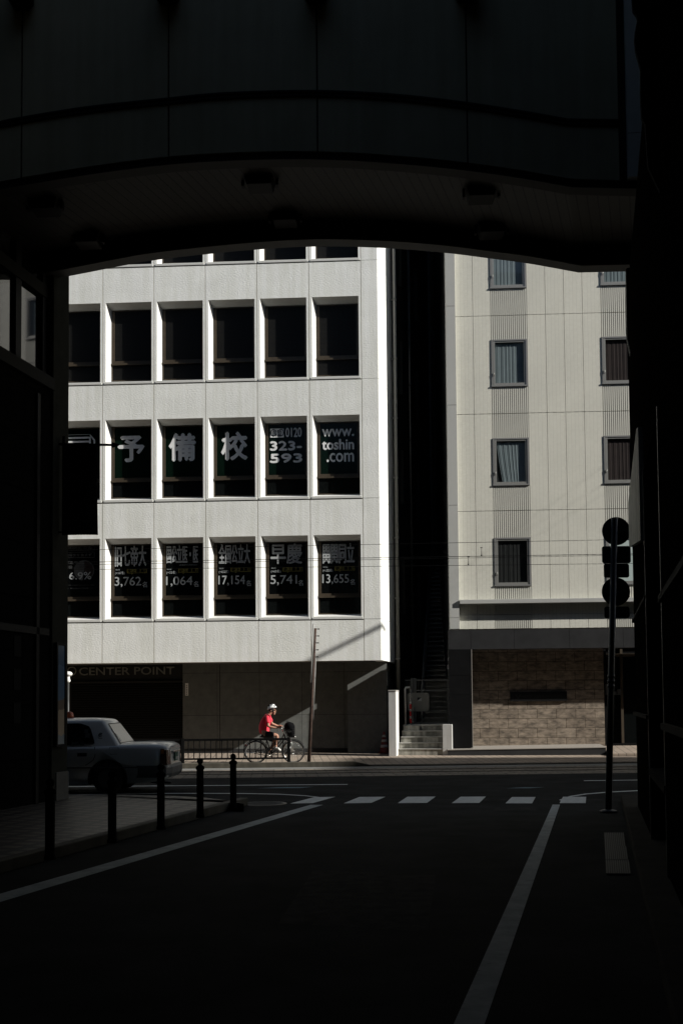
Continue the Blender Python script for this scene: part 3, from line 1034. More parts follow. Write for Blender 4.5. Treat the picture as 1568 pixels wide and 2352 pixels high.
# window columns
zwin = [(hf(1175, b)[1], hf(1175, t)[1]) for b, t in ((1343, 1238), (1112, 1009), (884.5, 782.5), (659, 557))]
pd = zwin[3][0] - zwin[2][0]
zwin += [(zwin[3][0] + pd * q, zwin[3][1] + pd * q) for q in (1, 2)]
zled = hf(1225, 1377)[1]
def ribs(c, z0, z1):
    r_ = MB()
    r_.box(c, c + CW2, 0.09, 0.10, z0, z1)
    n = 18
    p = CW2 / n
    for q in range(n):
        x = c + p * (q + 0.22)
        r_.box(x, x + p * 0.66, 0.004, 0.0895, z0, z1)
    return r_.build('ribbed_panel', M['rib'], hb)
for ci, c in enumerate(cols):
    zz = [hz0 + 0.01, rows[1]]
    ribs(c, hz0 + 0.012, rows[1] - 0.01)
    ribs(c, rows[1] + 0.01, zwin[0][0] - 0.05)
    for q in range(len(zwin)):
        zt = zwin[q + 1][0] - 0.05 if q + 1 < len(zwin) else HZT
        mid = rows[q + 2]
        ribs(c, zwin[q][1] + 0.05, mid - 0.01)
        ribs(c, mid + 0.01, zt)
        z0, z1 = zwin[q]
        f = MB()
        f.m(M['alu_dark'])
        f.box(c + 0.001, c + 0.045, -0.02, 0.1, z0 - 0.045, z1 + 0.045)
        f.box(c + CW2 - 0.06, c + CW2 - 0.001, -0.02, 0.1, z0 - 0.045, z1 + 0.045)
        f.box(c + 0.045, c + CW2 - 0.06, -0.02, 0.1, z1, z1 + 0.045)
        f.box(c - 0.01, c + CW2 + 0.005, -0.035, -0.0005, z0 - 0.045, z0 - 0.002)
        f.m(M['alu'])
        f.box(c + 0.05, c + 0.12, -0.012, 0.09, z0 + 0.002, z1 - 0.002)
        f.box(c + CW2 - 0.12, c + CW2 - 0.062, -0.005, 0.09, z0 + 0.002, z1 - 0.002)
        f.box(c + 0.12, c + CW2 - 0.12, -0.005, 0.09, z0 + 0.002, z0 + 0.075)
        f.box(c + 0.12, c + CW2 - 0.12, -0.005, 0.09, z1 - 0.05, z1 - 0.002)
        f.tube([(c + 0.085, -0.01, z0 + 0.32), (c + 0.085, -0.04, z0 + 0.33), (c + 0.085, -0.04, z0 + 0.42)], 0.009, 6)
        f.m(M['gap'])
        f.box(c + 0.045, c + CW2 - 0.06, 0.092, 0.1, z0 - 0.04, z1 + 0.04)
        w = f.build('window', None, hb)
        frosted = ci == 1 and q == 0
        g = MB()
        g.face([(c + 0.12, 0.02, z0 + 0.07), (c + CW2 - 0.12, 0.02, z0 + 0.07), (c + CW2 - 0.12, 0.02, z1 - 0.05), (c + 0.12, 0.02, z1 - 0.05)])
        g.build('pane', M['pale_blue'] if frosted else M['hglass'], w, normals=False)
        if not frosted:
            kind = 'curtain_dark' if (ci == 0 and q == 0) else ('curtain_brown' if ci == 1 and q in (1, 2) else 'curtain')
            g = MB()
            n = 60
            xa, xb = c + 0.12, c + CW2 - 0.12
            part_open = (ci == 0 and q == 1)
            for i in range(n):
                def pt(i_, z):
                    t = i_ / n
                    x = xa + (xb - xa) * t
                    if part_open:
                        hz = (z - z0) / (z1 - z0)
                        op = 0.02 + 0.20 * max(0.0, 1 - hz * 1.05) ** 1.3
                        x = xa + (xb - xa) * (op + (1 - op) * t)
                    return (x, 0.06 + 0.0032 * math.sin(t * 44 + 1.3 * math.sin(t * 9 + q)) + 0.0015 * math.sin(t * 101), z)
                for s in range(4):
                    za = z0 + 0.07 + (z1 - z0 - 0.13) * s / 4
                    zb_ = z0 + 0.07 + (z1 - z0 - 0.13) * (s + 1) / 4
                    g.face([pt(i, za), pt(i + 1, za), pt(i + 1, zb_), pt(i, zb_)], True)
            g.build('curtain', M[kind], w, normals=False)
# ledge
g = MB()
g.box(hf(1054, 1380)[0], HX1, -0.27, -0.001, zled - 0.135, zled)
for q in range(12):
    x = hf(1226, 1380)[0] + 2.0 * pitch_u * 1.65 * (q - 1)
g.build('ledge', M['hedge'], hb, bevel=0.006)
# dark stone frame: band over the ground floor and left pier
fo = FV - HV
so_v = STV - HV
bz0, bz1 = hf(1100, 1491, FV)[1], hf(1100, 1446.5, FV)[1]
x0 = hf(1031, 1600, FV)[0]; x1 = hf(1083, 1600, FV)[0]
pl_z = 0.34
g = MB()
g.m(M['granite'])
xs = [x0, hf(1080.5, 1470, FV)[0], hf(1180, 1470, FV)[0], hf(1307, 1470, FV)[0], hf(1430, 1470, FV)[0]]
while xs[-1] < HX1: xs.append(xs[-1] + 1.75)
for a, b in zip(xs, xs[1:]):
    g.box(a + 0.004, b - 0.004, fo, fo + 0.4, bz0, bz1)
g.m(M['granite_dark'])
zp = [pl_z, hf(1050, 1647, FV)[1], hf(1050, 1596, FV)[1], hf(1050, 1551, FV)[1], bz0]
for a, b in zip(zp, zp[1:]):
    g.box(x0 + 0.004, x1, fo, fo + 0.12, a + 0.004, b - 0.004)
g.m(M['gap'])
g.box(x0 + 0.03, HX1, fo + 0.02, fo + 0.6, bz0 + 0.02, bz1 - 0.02)
g.box(x0 + 0.03, x1 - 0.03, fo + 0.02, so_v + 0.6, pl_z, bz0 + 0.05)
g.m(M['granite_edge'])
g.box(x1 + 0.001, x1 + 0.02, fo - 0.004, fo + 0.1, pl_z, bz0 - 0.004)
g.build('stone_frame', None, hb)
g = MB()
xd = hf(1386.5, 1600, STV)[0]
g.box(x1 + 0.001, xd, so_v, so_v + 0.3, 0.1, bz0 + 0.2)
g.build('stone_wall', M['stone'], hb)
# entrance door glazing
d_ = MB()
d_.m(M['black_paint'])
d_.box(xd + 0.001, HX1, so_v + 0.25, so_v + 0.4, 0.1, bz0 + 0.1)
d_.box(xd + 0.002, xd + 0.09, so_v + 0.05, so_v + 0.25, 0.2, bz0)
d_.box(xd + 0.09, HX1, so_v + 0.08, so_v + 0.25, 0.2, 0.42)
d_.m(M['bronze'])
xm = hf(1429, 1600, STV)[0]
d_.box(xm - 0.04, xm + 0.04, so_v + 0.1, so_v + 0.25, 0.42, bz0)
d_.box(xd + 0.09, HX1, so_v + 0.1, so_v + 0.25, bz0 - 0.25, bz0 - 0.15)
dr = d_.build('entrance_door', None, hb)
g = MB()
for a, b in ((xd + 0.09, xm - 0.04), (xm + 0.04, xm + 1.6)):
    g.face([(a, so_v + 0.18, 0.42), (b, so_v + 0.18, 0.42), (b, so_v + 0.18, bz0 - 0.15), (a, so_v + 0.18, bz0 - 0.15)])
g.build('pane', M['glass_dark'], dr)
for (xa, xb, ya, yb) in ((1389, 1394, 1571, 1596), (1409, 1414, 1588, 1596), (1416, 1424, 1583, 1596)):
    a, b = hf(xa, yb, STV + 0.1), hf(xb, ya, STV + 0.1)
    g = MB(); g.box(a[0], b[0], so_v + 0.04, so_v + 0.048, a[1], b[1])
    g.build('notice', M['sticker_grey'], dr)
# threshold platform
g = MB()
g.m(M['granite'])
a0 = hf(1028, 1728, -0.05)[0]
a1 = hf(1390, 1728, -0.05)[0]
g.prism([(a0, -1.02, 0.02), (a0, -1.02, 0.275), (a0, so_v + 0.1, 0.335), (a0, so_v + 0.1, 0.02)], (a1 - a0, 0, 0.05))
g.m(M['granite_edge'])
g.prism([(a0 - 0.01, -1.04, 0.277), (a0 - 0.01, -1.04, 0.30), (a0 - 0.01, so_v + 0.1, 0.36), (a0 - 0.01, so_v + 0.1, 0.337)], (a1 - a0 + 0.02, 0, 0.05))
g.m(M['paver'])
g.prism([(a1 + 0.02, -1.6, 0.1), (a1 + 0.02, -1.6, 0.17), (a1 + 0.02, so_v + 0.3, 0.36), (a1 + 0.02, so_v + 0.3, 0.1)], (9, 0, 0.03))
g.build('threshold', None, hb)

# hotel name board
a = hf(1170.5, 1611, STV); b = hf(1300, 1588, STV)
hs = empty('hotel_sign', hb.location + U * ((a[0] + b[0]) / 2) + B * (STV - HV), -YAW, 'long black name board with dark lettering on the brown stone wall', 'sign')
hw = (b[0] - a[0]) / 2
g = MB()
g.box(-hw, hw, -0.07, -0.002, a[1], b[1])
g.build('board', M['black_plate'], hs, bevel=0.004)
g = MB()
zc, hh = (a[1] + b[1]) / 2, (b[1] - a[1])
g.text('HOTEL', -hw * 0.56, -hw * 0.2, zc - hh * .11, zc + hh * .11, -0.075, 0.0)
g.text('VISTA', -hw * 0.17, hw * 0.19, zc - hh * .16, zc + hh * .16, -0.075, 0.01)
g.text('MATSUYAMA', hw * 0.22, hw * 0.84, zc - hh * .11, zc + hh * .11, -0.075, 0.0)
for s in (-1, 1):
    g.prism([(-hw * .72, -0.078, zc - hh * .24), (-hw * .72 + s * 0.11, -0.078, zc + hh * .24), (-hw * .72 + s * 0.07, -0.078, zc + hh * .24), (-hw * .72, -0.078, zc - hh * .1)], (0, 0.004, 0))
g.build('lettering', mat('sign_grey', (0.035, 0.035, 0.034), 0.5), hs)

# ================================================================== ALLEY BETWEEN THE BUILDINGS
RY = -ALY
arx, afw = Vector((math.cos(ALY), -math.sin(ALY), 0)), Vector((math.sin(ALY), math.cos(ALY), 0))
# white gate pillar
P = ground(893, 1735, 0.14)
t = empty('gate_pillar', P, RY * 0.7, 'white rendered gate pillar standing left of the concrete steps', 'pillar')
g = MB()
ph = 1.78 + (1616 - 1589) / FPX * P.y
wd_ = 17 / FPX * P.y
g.box(0, wd_, 0, 0.85, -0.14, ph - 0.14)
g.build('shaft', M['white_wall'], t, bevel=0.006)
g = MB()
g.box(-0.012, wd_ + 0.012, -0.012, 0.86, ph - 0.139, ph - 0.10)
g.build('cap', M['step_top'], t, bevel=0.006)
# concrete steps with cheek wall
P = ground(914, 1733, 0.14)
t = empty('concrete_steps', P, RY * 0.75, 'flight of five stained concrete steps rising to the alley gate', 'steps')
sw = 102 / FPX * P.y
rise = 0.186
for q in range(5):
    g = MB()
    g.m(M['dirty_concrete'])
    g.box(0.0 + 0.02 * q, sw, 0.2 * q, 3.0 if q == 4 else 2.2, -0.1 + (0 if q == 0 else rise * q + 0.1), rise * (q + 1) - 0.03)
    g.m(M['step_top'])
    g.box(0.0 + 0.02 * q, sw, 0.2 * q - 0.02, 3.0 if q == 4 else 2.2, rise * (q + 1) - 0.0295, rise * (q + 1))
    g.build('step', None, t, bevel=0.004)
g = MB()
cx1 = sw + 0.30
g.box(sw + 0.004, cx1, -0.03, 2.4, -0.14, rise * 5 + 0.02)
g.build('cheek_wall', M['white_wall'], t, bevel=0.006)
g = MB()
g.box(0.12, 0.62, 0.70, 2.2, rise * 3, rise * 5 - 0.035)
g.build('side_block', M['dirty_concrete'], t, bevel=0.004)
LZ = 0.14 + rise * 5
# chain post
P = atY(931, 1668, 36.2); P.z = LZ
t = empty('chain_post', P, 0, 'thin white post with hanging chain and red tape at the top of the steps', 'post')
g = MB()
g.tube([(0, 0, 0), (0, 0, 1.17), (0.03, 0, 1.22), (0.16, 0, 1.23)], 0.035, 10)
g.build('bent_tube', M['white_wall'], t)
g = MB()
for q in range(14):
    g.torus((0.17 + 0.012 * math.sin(q * 2.1), 0, 1.17 - q * 0.052), 0.026, 0.008, 10, 5, 'Y' if q % 2 else 'Z')
g.build('chain', M['chrome'], t)
g = MB()
for q in range(9):
    g.m(M['red_tape'] if q % 3 else M['cone_white'])
    g.tube([(0.17, 0, 0.75 - 0.08 * q), (0.175, 0, 0.755 - 0.08 * (q + 1))], 0.036, 8)
g.build('tape_wrap', None, t)
# mesh gate across the alley
GY = 36.8
Pl = atY(930, 1620, GY); Pr = atY(1031, 1620, GY)
t = empty('mesh_gate', (Pl.x, GY, LZ), 0, 'grey steel mesh gate across the alley above the concrete steps', 'gate')
gw = Pr.x - Pl.x
gh = atY(980, 1560, GY).z - LZ
xm1, xm2 = atY(946, 1600, GY).x - Pl.x, atY(953, 1600, GY).x - Pl.x
for x in (xm1, xm2):
    g = MB(); g.box(x - 0.04, x + 0.04, -0.035, 0.035, 0.02, gh + 0.04); g.build('post', M['steel_grey'], t)
g = MB(); x = gw - 0.02
g.box(x - 0.035, x + 0.035, -0.03, 0.03, 0.02, gh); g.build('post', M['steel_grey'], t)
g = MB()
for zq in (0.05, gh * 0.29, gh * 0.75, gh - 0.03):
    g.box(xm2 + 0.042, gw - 0.056, -0.02, 0.02, zq - 0.022, zq + 0.022)
g.box(0, xm1 - 0.042, -0.02, 0.02, gh - 0.05, gh - 0.01)
g.build('cross_bar', M['steel_grey'], t)
g = MB()
x = 0.02
while x < gw - 0.06:
    if not (xm1 - 0.05 < x < xm2 + 0.05):
        g.box(x - 0.003, x + 0.003, 0.005, 0.011, 0.07, gh - 0.06)
    x += 0.052
g.build('wire_mesh', M['stair_metal'], t)
a, b = atY(935, 1634, GY - 0.08), atY(984.5, 1591, GY - 0.08)
g = MB()
cx, cz, hw, hh, rr = (a.x + b.x) / 2 - Pl.x, (a.z + b.z) / 2 - LZ, (b.x - a.x) / 2, (b.z - a.z) / 2, 0.09
pts = []
for (sx, sz, s0) in ((1, -1, -90), (1, 1, 0), (-1, 1, 90), (-1, -1, 180)):
    for q in range(5):
        an = R(s0 + 22.5 * q)
        pts.append((cx + sx * (hw - rr) + math.cos(an) * rr, -0.085, cz + sz * (hh - rr) + math.sin(an) * rr))
g.prism(pts, (0, 0.02, 0))
pp = g.build('board', M['stair_metal'], t)
g = MB()
a, b = atY(958, 1610, GY - 0.1), atY(967.5, 1602, GY - 0.1)
g.m(M['sticker'])
g.prism([(a.x - Pl.x, -0.09, a.z - LZ), (b.x - Pl.x, -0.09, a.z - LZ), (b.x - Pl.x, -0.09, b.z - LZ)], (0, 0.004, 0))
g.m(M['black_plate'])
g.prism([(a.x - Pl.x, -0.09, a.z - LZ), (b.x - Pl.x, -0.09, b.z - LZ), (a.x - Pl.x, -0.09, b.z - LZ)], (0, 0.004, 0))
g.build('sticker', None, pp)
# metal stair climbing the alley
P = atY(969, 1663, 37.6)
t = empty('outdoor_stair', (P.x, 37.6, LZ), -R(7.5), 'dark metal staircase climbing the narrow alley behind the mesh gate', 'stair')
g = MB()
for q in range(34):
    z = 0.19 * (q + 1)
    g.box(0.03, 1.6, 0.235 * q, 0.235 * q + 0.25, z - 0.035, z)
    g.box(0.03, 1.6, 0.235 * q + 0.2, 0.235 * q + 0.21, z - 0.19 + 0.001, z - 0.036)
g.build('treads', M['stair_metal'], t)
g = MB()
L_, Zt = 0.235 * 34, 0.19 * 34
for x in (-0.03, 1.605):
    g.prism([(x, -0.1, -0.02), (x, -0.1, 0.30), (x, L_, Zt + 0.28), (x, L_, Zt - 0.05)], (0.05, 0, 0))
g.build('stringer', M['stair_metal'], t)
g = MB()
for h_ in (0.95, 0.5):
    g.tube([(-0.01, 0.0, h_ + 0.1), (-0.01, L_, Zt + h_)], 0.022, 8)
for q in range(0, 34, 4):
    g.tube([(-0.01, 0.235 * q + 0.1, 0.19 * q + 0.2), (-0.01, 0.235 * q + 0.1, 0.19 * q + 1.08)], 0.018, 6)
g.build('handrail', M['steel_grey'], t)
g = MB()
g.box(0, 1.4, L_, L_ + 3.5, Zt - 0.1, Zt)
g.build('landing', M['stair_metal'], t)
# small white plates on the hotel's side
for lab, (xa, xb, ya, yb) in (('tilted small white plate on the edge of the dark hotel pier, upper of two', (1026.5, 1030.5, 1509, 1517)), ('upright small white plate on the edge of the dark hotel pier, lower of two', (1027, 1030.5, 1527, 1537))):
    a, b = fac(xa, yb, FV + 0.2), fac(xb, ya, FV + 0.2)
    o = empty('wall_plate', O + U * a[0] + B * (FV + 0.2) + Vector((0, 0, a[1])), -YAW, lab, 'plate')
    g = MB()
    w_, h_ = b[0] - a[0], b[1] - a[1]
    if 'tilted' in lab: g.prism([(0, 0, 0), (w_, 0, 0.0), (w_, 0, h_), (w_ * .8, 0, h_)], (0, 0.05, 0))
    else: g.box(0, w_, 0, 0.06, 0, h_)
    g.build('plate_face', M['white_wall'], o)
    g = MB(); g.box(w_, w_ + 0.03, 0.01, 0.04, h_ * .3, h_ * .6); g.build('bracket', M['steel_grey'], o)
# concrete retaining wall and trees on the hill behind
g = MB()
zt = atY(1020, 706, 60).z
zz = 0
while zz < zt:
    z1 = min(zz + 3.0, zt)
    for q in range(-4, 8):
        g.box(q * 2.4 + 0.01, q * 2.4 + 2.39, 60, 61, zz + 0.01, z1 - 0.01)
    zz += 3.0
g.m(M['gap'])
o = g.build('retaining_wall', None)
o.data.materials.clear(); o.data.materials.append(M['retain'])
tag(o, 'tall stained concrete retaining wall at the end of the alley', 'wall')

def tree(x, y, z, h, r, label, seed):
    rnd = random.Random(seed)
    t = empty('tree', (x, y, z), 0, label, 'tree', 'trees on the slope behind the alley')
    g = MB()
    g.tube([(0, 0, -0.2), (0.1, 0, h * .3), (0, .1, h * .55)], [0.28, 0.2, 0.12], 8)
    for q in range(9):
        an, zz = q * 2.4, h * (.3 + .05 * q)
        g.tube([(0, 0, zz), (math.cos(an) * r * .35, math.sin(an) * r * .35, zz + r * .3), (math.cos(an) * r * .8, math.sin(an) * r * .8, zz + r * .45)], [0.1, 0.06, 0.02], 5)
    g.build('trunk', M['bark'], t)
    g = MB()
    cl = [(rnd.gauss(0, r * .42), rnd.gauss(0, r * .42), h * .62 + rnd.gauss(0, h * .17), r * rnd.uniform(.22, .42)) for _ in range(34)]
    for cx, cy, cz, cr in cl:
        for _ in range(120):
            d = Vector((rnd.gauss(0, 1), rnd.gauss(0, 1), rnd.gauss(0, 1))).normalized() * cr * rnd.uniform(.5, 1.05)
            c = Vector((cx, cy, cz)) + d
            a = Vector((rnd.gauss(0, 1), rnd.gauss(0, 1), rnd.gauss(0, .6))).normalized() * rnd.uniform(.08, .16)
            b = a.cross(Vector((rnd.gauss(0, 1), rnd.gauss(0, 1), rnd.gauss(0, 1)))).normalized() * rnd.uniform(.035, .07)
            g.face([c - a, c + b, c + a, c - b])
    g.build('crown', M['leaf'], t, normals=False)
tree(6.2, 63.5, zt - 0.5, 9, 3.2, 'dense dark green tree on top of the retaining wall, in the slit beside the hotel', 1)
tree(3.0, 67, zt - 0.5, 12, 4.2, 'taller dark tree standing behind the others at the end of the alley', 2)
tree(9.0, 66, zt - 0.5, 10, 3.6, 'dark tree half hidden behind the hotel at the end of the alley', 3)

# ================================================================== SIDEWALK FURNITURE
def swz(p):      # height of the far sidewalk under a point
    b = (p.y - 30.75) * CS - p.x * SN
    return 0.045 + (b - 0.22) * 0.02
# leaning rusty pole
b0 = atY(709, 1748, 31.1); z0 = swz(b0)
t1 = atY(724, 1443, 31.1)
o = empty('rusty_pole', (b0.x, 31.1, z0), 0, 'thin rusty leaning steel pole with step bolts beside the railing', 'pole')
dv = Vector((t1.x - b0.x, 0.0, t1.z - z0))
g = MB()
g.tube([(0, 0, 0), dv * 0.5, dv], [0.052, 0.045, 0.036], 8)
g.box(-0.08, 0.08, -0.08, 0.08, -0.02, 0.012)
g.build('shaft', M['rust'], o)
g = MB()
off = Vector((-0.055, -0.02, 0))
g.tube([dv * 0.60 + Vector((-0.055, -0.02, 0)), dv + Vector((-0.05, -0.02, 0.12))], 0.022, 8)
g.build('conduit', M['pale_strip'], o)
g = MB()
g.tube([dv * 0.33 + Vector((0.06, 0, 0)), dv * 0.80 + Vector((0.055, 0, 0))], 0.014, 6)
g.build('cable', M['pale_strip'], o)
g = MB()
for q in range(5):
    c = dv * (0.79 + 0.051 * q)
    g.tube([c, c + Vector((0.10, -0.01, 0))], 0.012, 6)
    g.ball(c + Vector((0.105, -0.01, 0)), 0.02, 8, 5)
g.build('step_bolt', M['iron'], o)

# railing along the kerb
def railing(xa, xb, endpost, label):
    Y = 31.08
    a, b = atY(xa, 1745, Y), atY(xb, 1745, Y)
    z0 = 0.14
    zt, zbm = atY(560, 1698, Y).z - z0, atY(560, 1741.5, Y).z - z0
    o = empty('railing', (a.x, Y + a.x * SN, z0), STR, label, 'railing', 'black railings along the far kerb')
    Ln = b.x - a.x
    for x in ([0, Ln] if endpost else [0]):
        g = MB()
        g.box(x - 0.045, x + 0.045, -0.045, 0.045, -0.05, zt + 0.03)
        g.box(x - 0.035, x + 0.035, -0.035, 0.035, zt + 0.031, zt + 0.05)
        g.build('post', M['iron'], o, bevel=0.006)
    for zq, hh in ((zt, 0.032), (zbm, 0.026)):
        g = MB(); g.box(0.047, Ln - 0.047, -0.026, 0.026, zq - hh, zq + hh); g.build('rail', M['iron'], o, bevel=0.006)
    n = int(Ln / 0.15)
    for q in range(1, n):
        x = Ln * q / n
        g = MB(); g.tube([(x, 0, zbm + 0.026), (x, 0, zt - 0.032)], 0.0135, 8); g.build('baluster', M['iron'], o)
railing(423, 664, True, 'black railing with upright bars along the far kerb in front of the cyclist')
railing(185, 422, False, 'black railing section half hidden behind the white taxi')

# traffic cone
P = ground(882, 1729.5, 0.15)
o = empty('traffic_cone', P, 0, 'dull red traffic cone with white bands in the corner by the gate pillar', 'cone')
g = MB()
hc = 0.70
g.lathe([(0.165, 0.03), (0.15, 0.05), (0.03, hc - 0.01), (0.015, hc)], n=20)
g.box(-0.19, 0.19, -0.19, 0.19, 0, 0.035)
g.build('cone_body', M['cone_red'], o)
for a, b in ((0.18, 0.27), (0.36, 0.44), (0.52, 0.59)):
    rr = lambda z: 0.15 - 0.12 * (z - 0.05) / (hc - 0.06)
    g = MB(); g.lathe([(rr(a) + 0.003, a), (rr(b) + 0.003, b)], n=20); g.build('white_band', M['cone_white'], o)

# lamp on the far kerb, half hidden by the corner pillar
Y = 31.0
P = atY(156.5, 1742, Y); P.z = swz(P)
o = empty('street_lamp', P, 0, 'small street lamp with white globe just showing beside the left corner pillar', 'lamp')
zt = atY(158, 1548, Y).z - P.z
g = MB(); g.tube([(0, 0, 0), (0, 0, zt - 0.25)], 0.032, 10); g.lathe([(0.09, 0), (0.09, 0.08), (0.04, 0.2)], n=12); g.build('post', M['post_grey'], o)
g = MB(); g.lathe([(0.03, zt - 0.25), (0.07, zt - 0.2), (0.045, zt - 0.12), (0.045, zt - 0.06)], n=14); g.build('collar', M['globe'], o)
g = MB(); g.ball((0, 0, zt), 0.10, 16, 10, (1.2, 1.2, 0.75)); g.build('globe', M['globe'], o)

# ================================================================== BICYCLE AND RIDER
BY = 31.7
BX = atY(587.5, 1727, BY).x
BZ = swz(Vector((BX, BY, 0)))
KP = 0.00207
def bp(cx, cy, y=0.0):
    return Vector(((cx - 430) * KP, y, (1065 - cy) * KP))
bk = empty('bicycle', (BX, BY, BZ), 0.02, 'black city bicycle with wire front basket ridden along the far sidewalk', 'bicycle')
RW = 0.335
AX = [Vector((0, 0, RW)), Vector((1.085, 0, RW))]
for c in AX:
    wroot = MB()
    wroot.m(M['rubber']).torus(c, RW - 0.018, 0.018, 40, 8)
    w = wroot.build('wheel', None, bk)
    g = MB(); g.torus(c, RW - 0.045, 0.012, 40, 6); g.build('rim', M['chrome'], w)
    g = MB()
    for q in range(28):
        an = 2 * math.pi * q / 28
        s = 0.028 if q % 2 else -0.028
        g.tube([c + Vector((0.02 * math.cos(an + .8), s, 0.02 * math.sin(an + .8))), c + Vector(((RW - .05) * math.cos(an), 0, (RW - .05) * math.sin(an)))], 0.0018, 4)
    g.tube([c + Vector((0, -0.05, 0)), c + Vector((0, 0.05, 0))], 0.025, 10)
    g.tube([c + Vector((0, -0.09, 0)), c + Vector((0, 0.09, 0))], 0.008, 8)
    g.build('spokes', M['chrome'], w)
g = MB()
bb = bp(652, 932); seat_t = bp(585, 742); hd_t = bp(826, 655); hd_b = bp(846, 722)
g.tube([bb, seat_t], 0.017, 10)
g.tube([hd_t, hd_b], 0.022, 10)
g.tube([hd_b + Vector((-0.01, 0, 0.02)), bp(760, 820), bp(700, 890), bb + Vector((0.02, 0, 0.03))], 0.019, 10)
g.tube([hd_t + Vector((-0.005, 0, -0.01)), bp(770, 760), bp(690, 850), bp(625, 860)], 0.014, 10)
for s in (-1, 1):
    g.tube([bb + Vector((0, s * 0.04, 0)), AX[0] + Vector((0.02, s * 0.06, 0))], 0.010, 8)
    g.tube([seat_t + Vector((0, s * 0.02, -0.05)), bp(520, 800, s * .055), AX[0] + Vector((0, s * 0.06, 0))], 0.008, 8)
g.build('frame', M['bike_black'], bk)
g = MB()
g.tube([hd_b, bp(852, 738)], 0.018, 8)
for s in (-1, 1):
    g.tube([bp(852, 738, s * 0.02), bp(860, 755, s * 0.055), bp(905, 830, s * 0.055), AX[1] + Vector((0, s * 0.055, 0))], 0.012, 8)
g.build('fork', M['chrome'], bk)
g = MB()
g.torus(AX[0], RW + 0.022, 0.006, 30, 6, 'Y', R(10), R(175))
for s in (-1, 1): g.torus(AX[0] + Vector((0, s * 0.022, 0)), RW + 0.014, 0.006, 30, 6, 'Y', R(10), R(175))
g.build('mudguard', M['bike_black'], bk)
g = MB()
g.torus(AX[1], RW + 0.022, 0.006, 30, 6, 'Y', R(20), R(165))
for s in (-1, 1): g.torus(AX[1] + Vector((0, s * 0.022, 0)), RW + 0.014, 0.006, 30, 6, 'Y', R(20), R(165))
g.build('mudguard', M['bike_black'], bk)
g = MB()
g.tube([seat_t, bp(560, 706)], 0.013, 8)
g.build('seat_post', M['chrome'], bk)
g = MB()
sd = bp(556, 690)
g.tube([sd + Vector((-0.13, 0, 0.0)), sd + Vector((-0.06, 0, 0.008)), sd + Vector((0.03, 0, 0.0)), sd + Vector((0.14, 0, -0.01))], [0.05, 0.085, 0.045, 0.018], 10)
for v in g.bm.verts: v.co.z = sd.z + (v.co.z - sd.z) * 0.45
g.build('saddle', M['bike_black'], bk)
g = MB()
stem = bp(806, 600)
g.tube([hd_t, stem], 0.013, 8)
g.tube([bp(790, 553, -0.27), bp(812, 560, -0.2), bp(822, 588, -0.08), stem, bp(822, 588, 0.08), bp(812, 560, 0.2), bp(790, 545, 0.27)], 0.011, 8)
for s in (-1, 1):
    g.tube([bp(812, 562, s * .2), bp(775, 590, s * 0.21), bp(740, 605, s * 0.22)], 0.006, 6)
g.build('handlebar', M['chrome'], bk)
for s in (-1, 1):
    g = MB(); g.tube([bp(768, 558, s * .28), bp(800, 555, s * .25)], 0.017, 8); g.build('grip', M['rubber'], bk)
g = MB()
ba, bbm = 0.0, 0.0
def bpt(fx, fy, fz):      # basket corner: fx 0 rear..1 front, fy -1..1, fz 0 bottom..1 top
    lo = Vector((bp(872, 705).x + fx * 0.20, fy * 0.13, bp(872, 705).z))
    hi = Vector((bp(832, 590).x + fx * 0.305, fy * 0.18, bp(832, 585).z))
    return lo + (hi - lo) * fz
for q in range(6):
    z = q / 5
    pts = [bpt(0, -1, z), bpt(1, -1, z), bpt(1, 1, z), bpt(0, 1, z), bpt(0, -1, z)]
    g.tube(pts, 0.006 if q == 5 else 0.0035, 5)
for q in range(9):
    f = q / 8
    for fy in (-1, 1): g.tube([bpt(f, fy, 0), bpt(f, fy, 1)], 0.003, 4)
    for fx in (0, 1): g.tube([bpt(fx, f * 2 - 1, 0), bpt(fx, f * 2 - 1, 1)], 0.003, 4)
    g.tube([bpt(f, -1, 0), bpt(f, 1, 0)], 0.003, 4)
g.build('basket', M['bike_black'], bk)
g = MB()
for s in (-1, 1): g.tube([bpt(.5, s * .6, 0), AX[1] + Vector((0.0, s * 0.075, 0))], 0.005, 6)
g.build('basket_stay', M['chrome'], bk)
g = MB()
fl = bp(968, 700)
g.tube([fl + Vector((-0.03, 0, 0)), fl + Vector((0.03, 0, 0)), fl + Vector((0.045, 0, 0))], [0.025, 0.036, 0.03], 10)
g.build('front_lamp', M['chrome'], bk)
g = MB()
g.tube([bb + Vector((0, -0.06, 0)), bb + Vector((0, 0.06, 0))], 0.022, 10)
ch = bp(640, 950, -0.065)
g.torus(bb + Vector((0, -0.055, 0)), 0.085, 0.006, 24, 5)
cA, cB = Vector((0.115, 0, 0.115)), Vector((-0.115, 0, -0.115))
cA, cB = Vector((0.15, 0, -0.02)), Vector((-0.15, 0, 0.02))
g.tube([bb + Vector((0, -0.07, 0)), bb + cA + Vector((0, -0.085, 0))], 0.011, 6)
g.tube([bb + Vector((0, 0.07, 0)), bb + cB + Vector((0, 0.085, 0))], 0.011, 6)
g.build('crank', M['chrome'], bk)
for c, s in ((cA, -1), (cB, 1)):
    g = MB(); p = bb + c + Vector((0, s * 0.13, 0)); g.box(p.x - 0.045, p.x + 0.045, p.y - 0.045, p.y + 0.045, p.z - 0.012, p.z + 0.012); g.build('pedal', M['rubber'], bk)
g = MB()
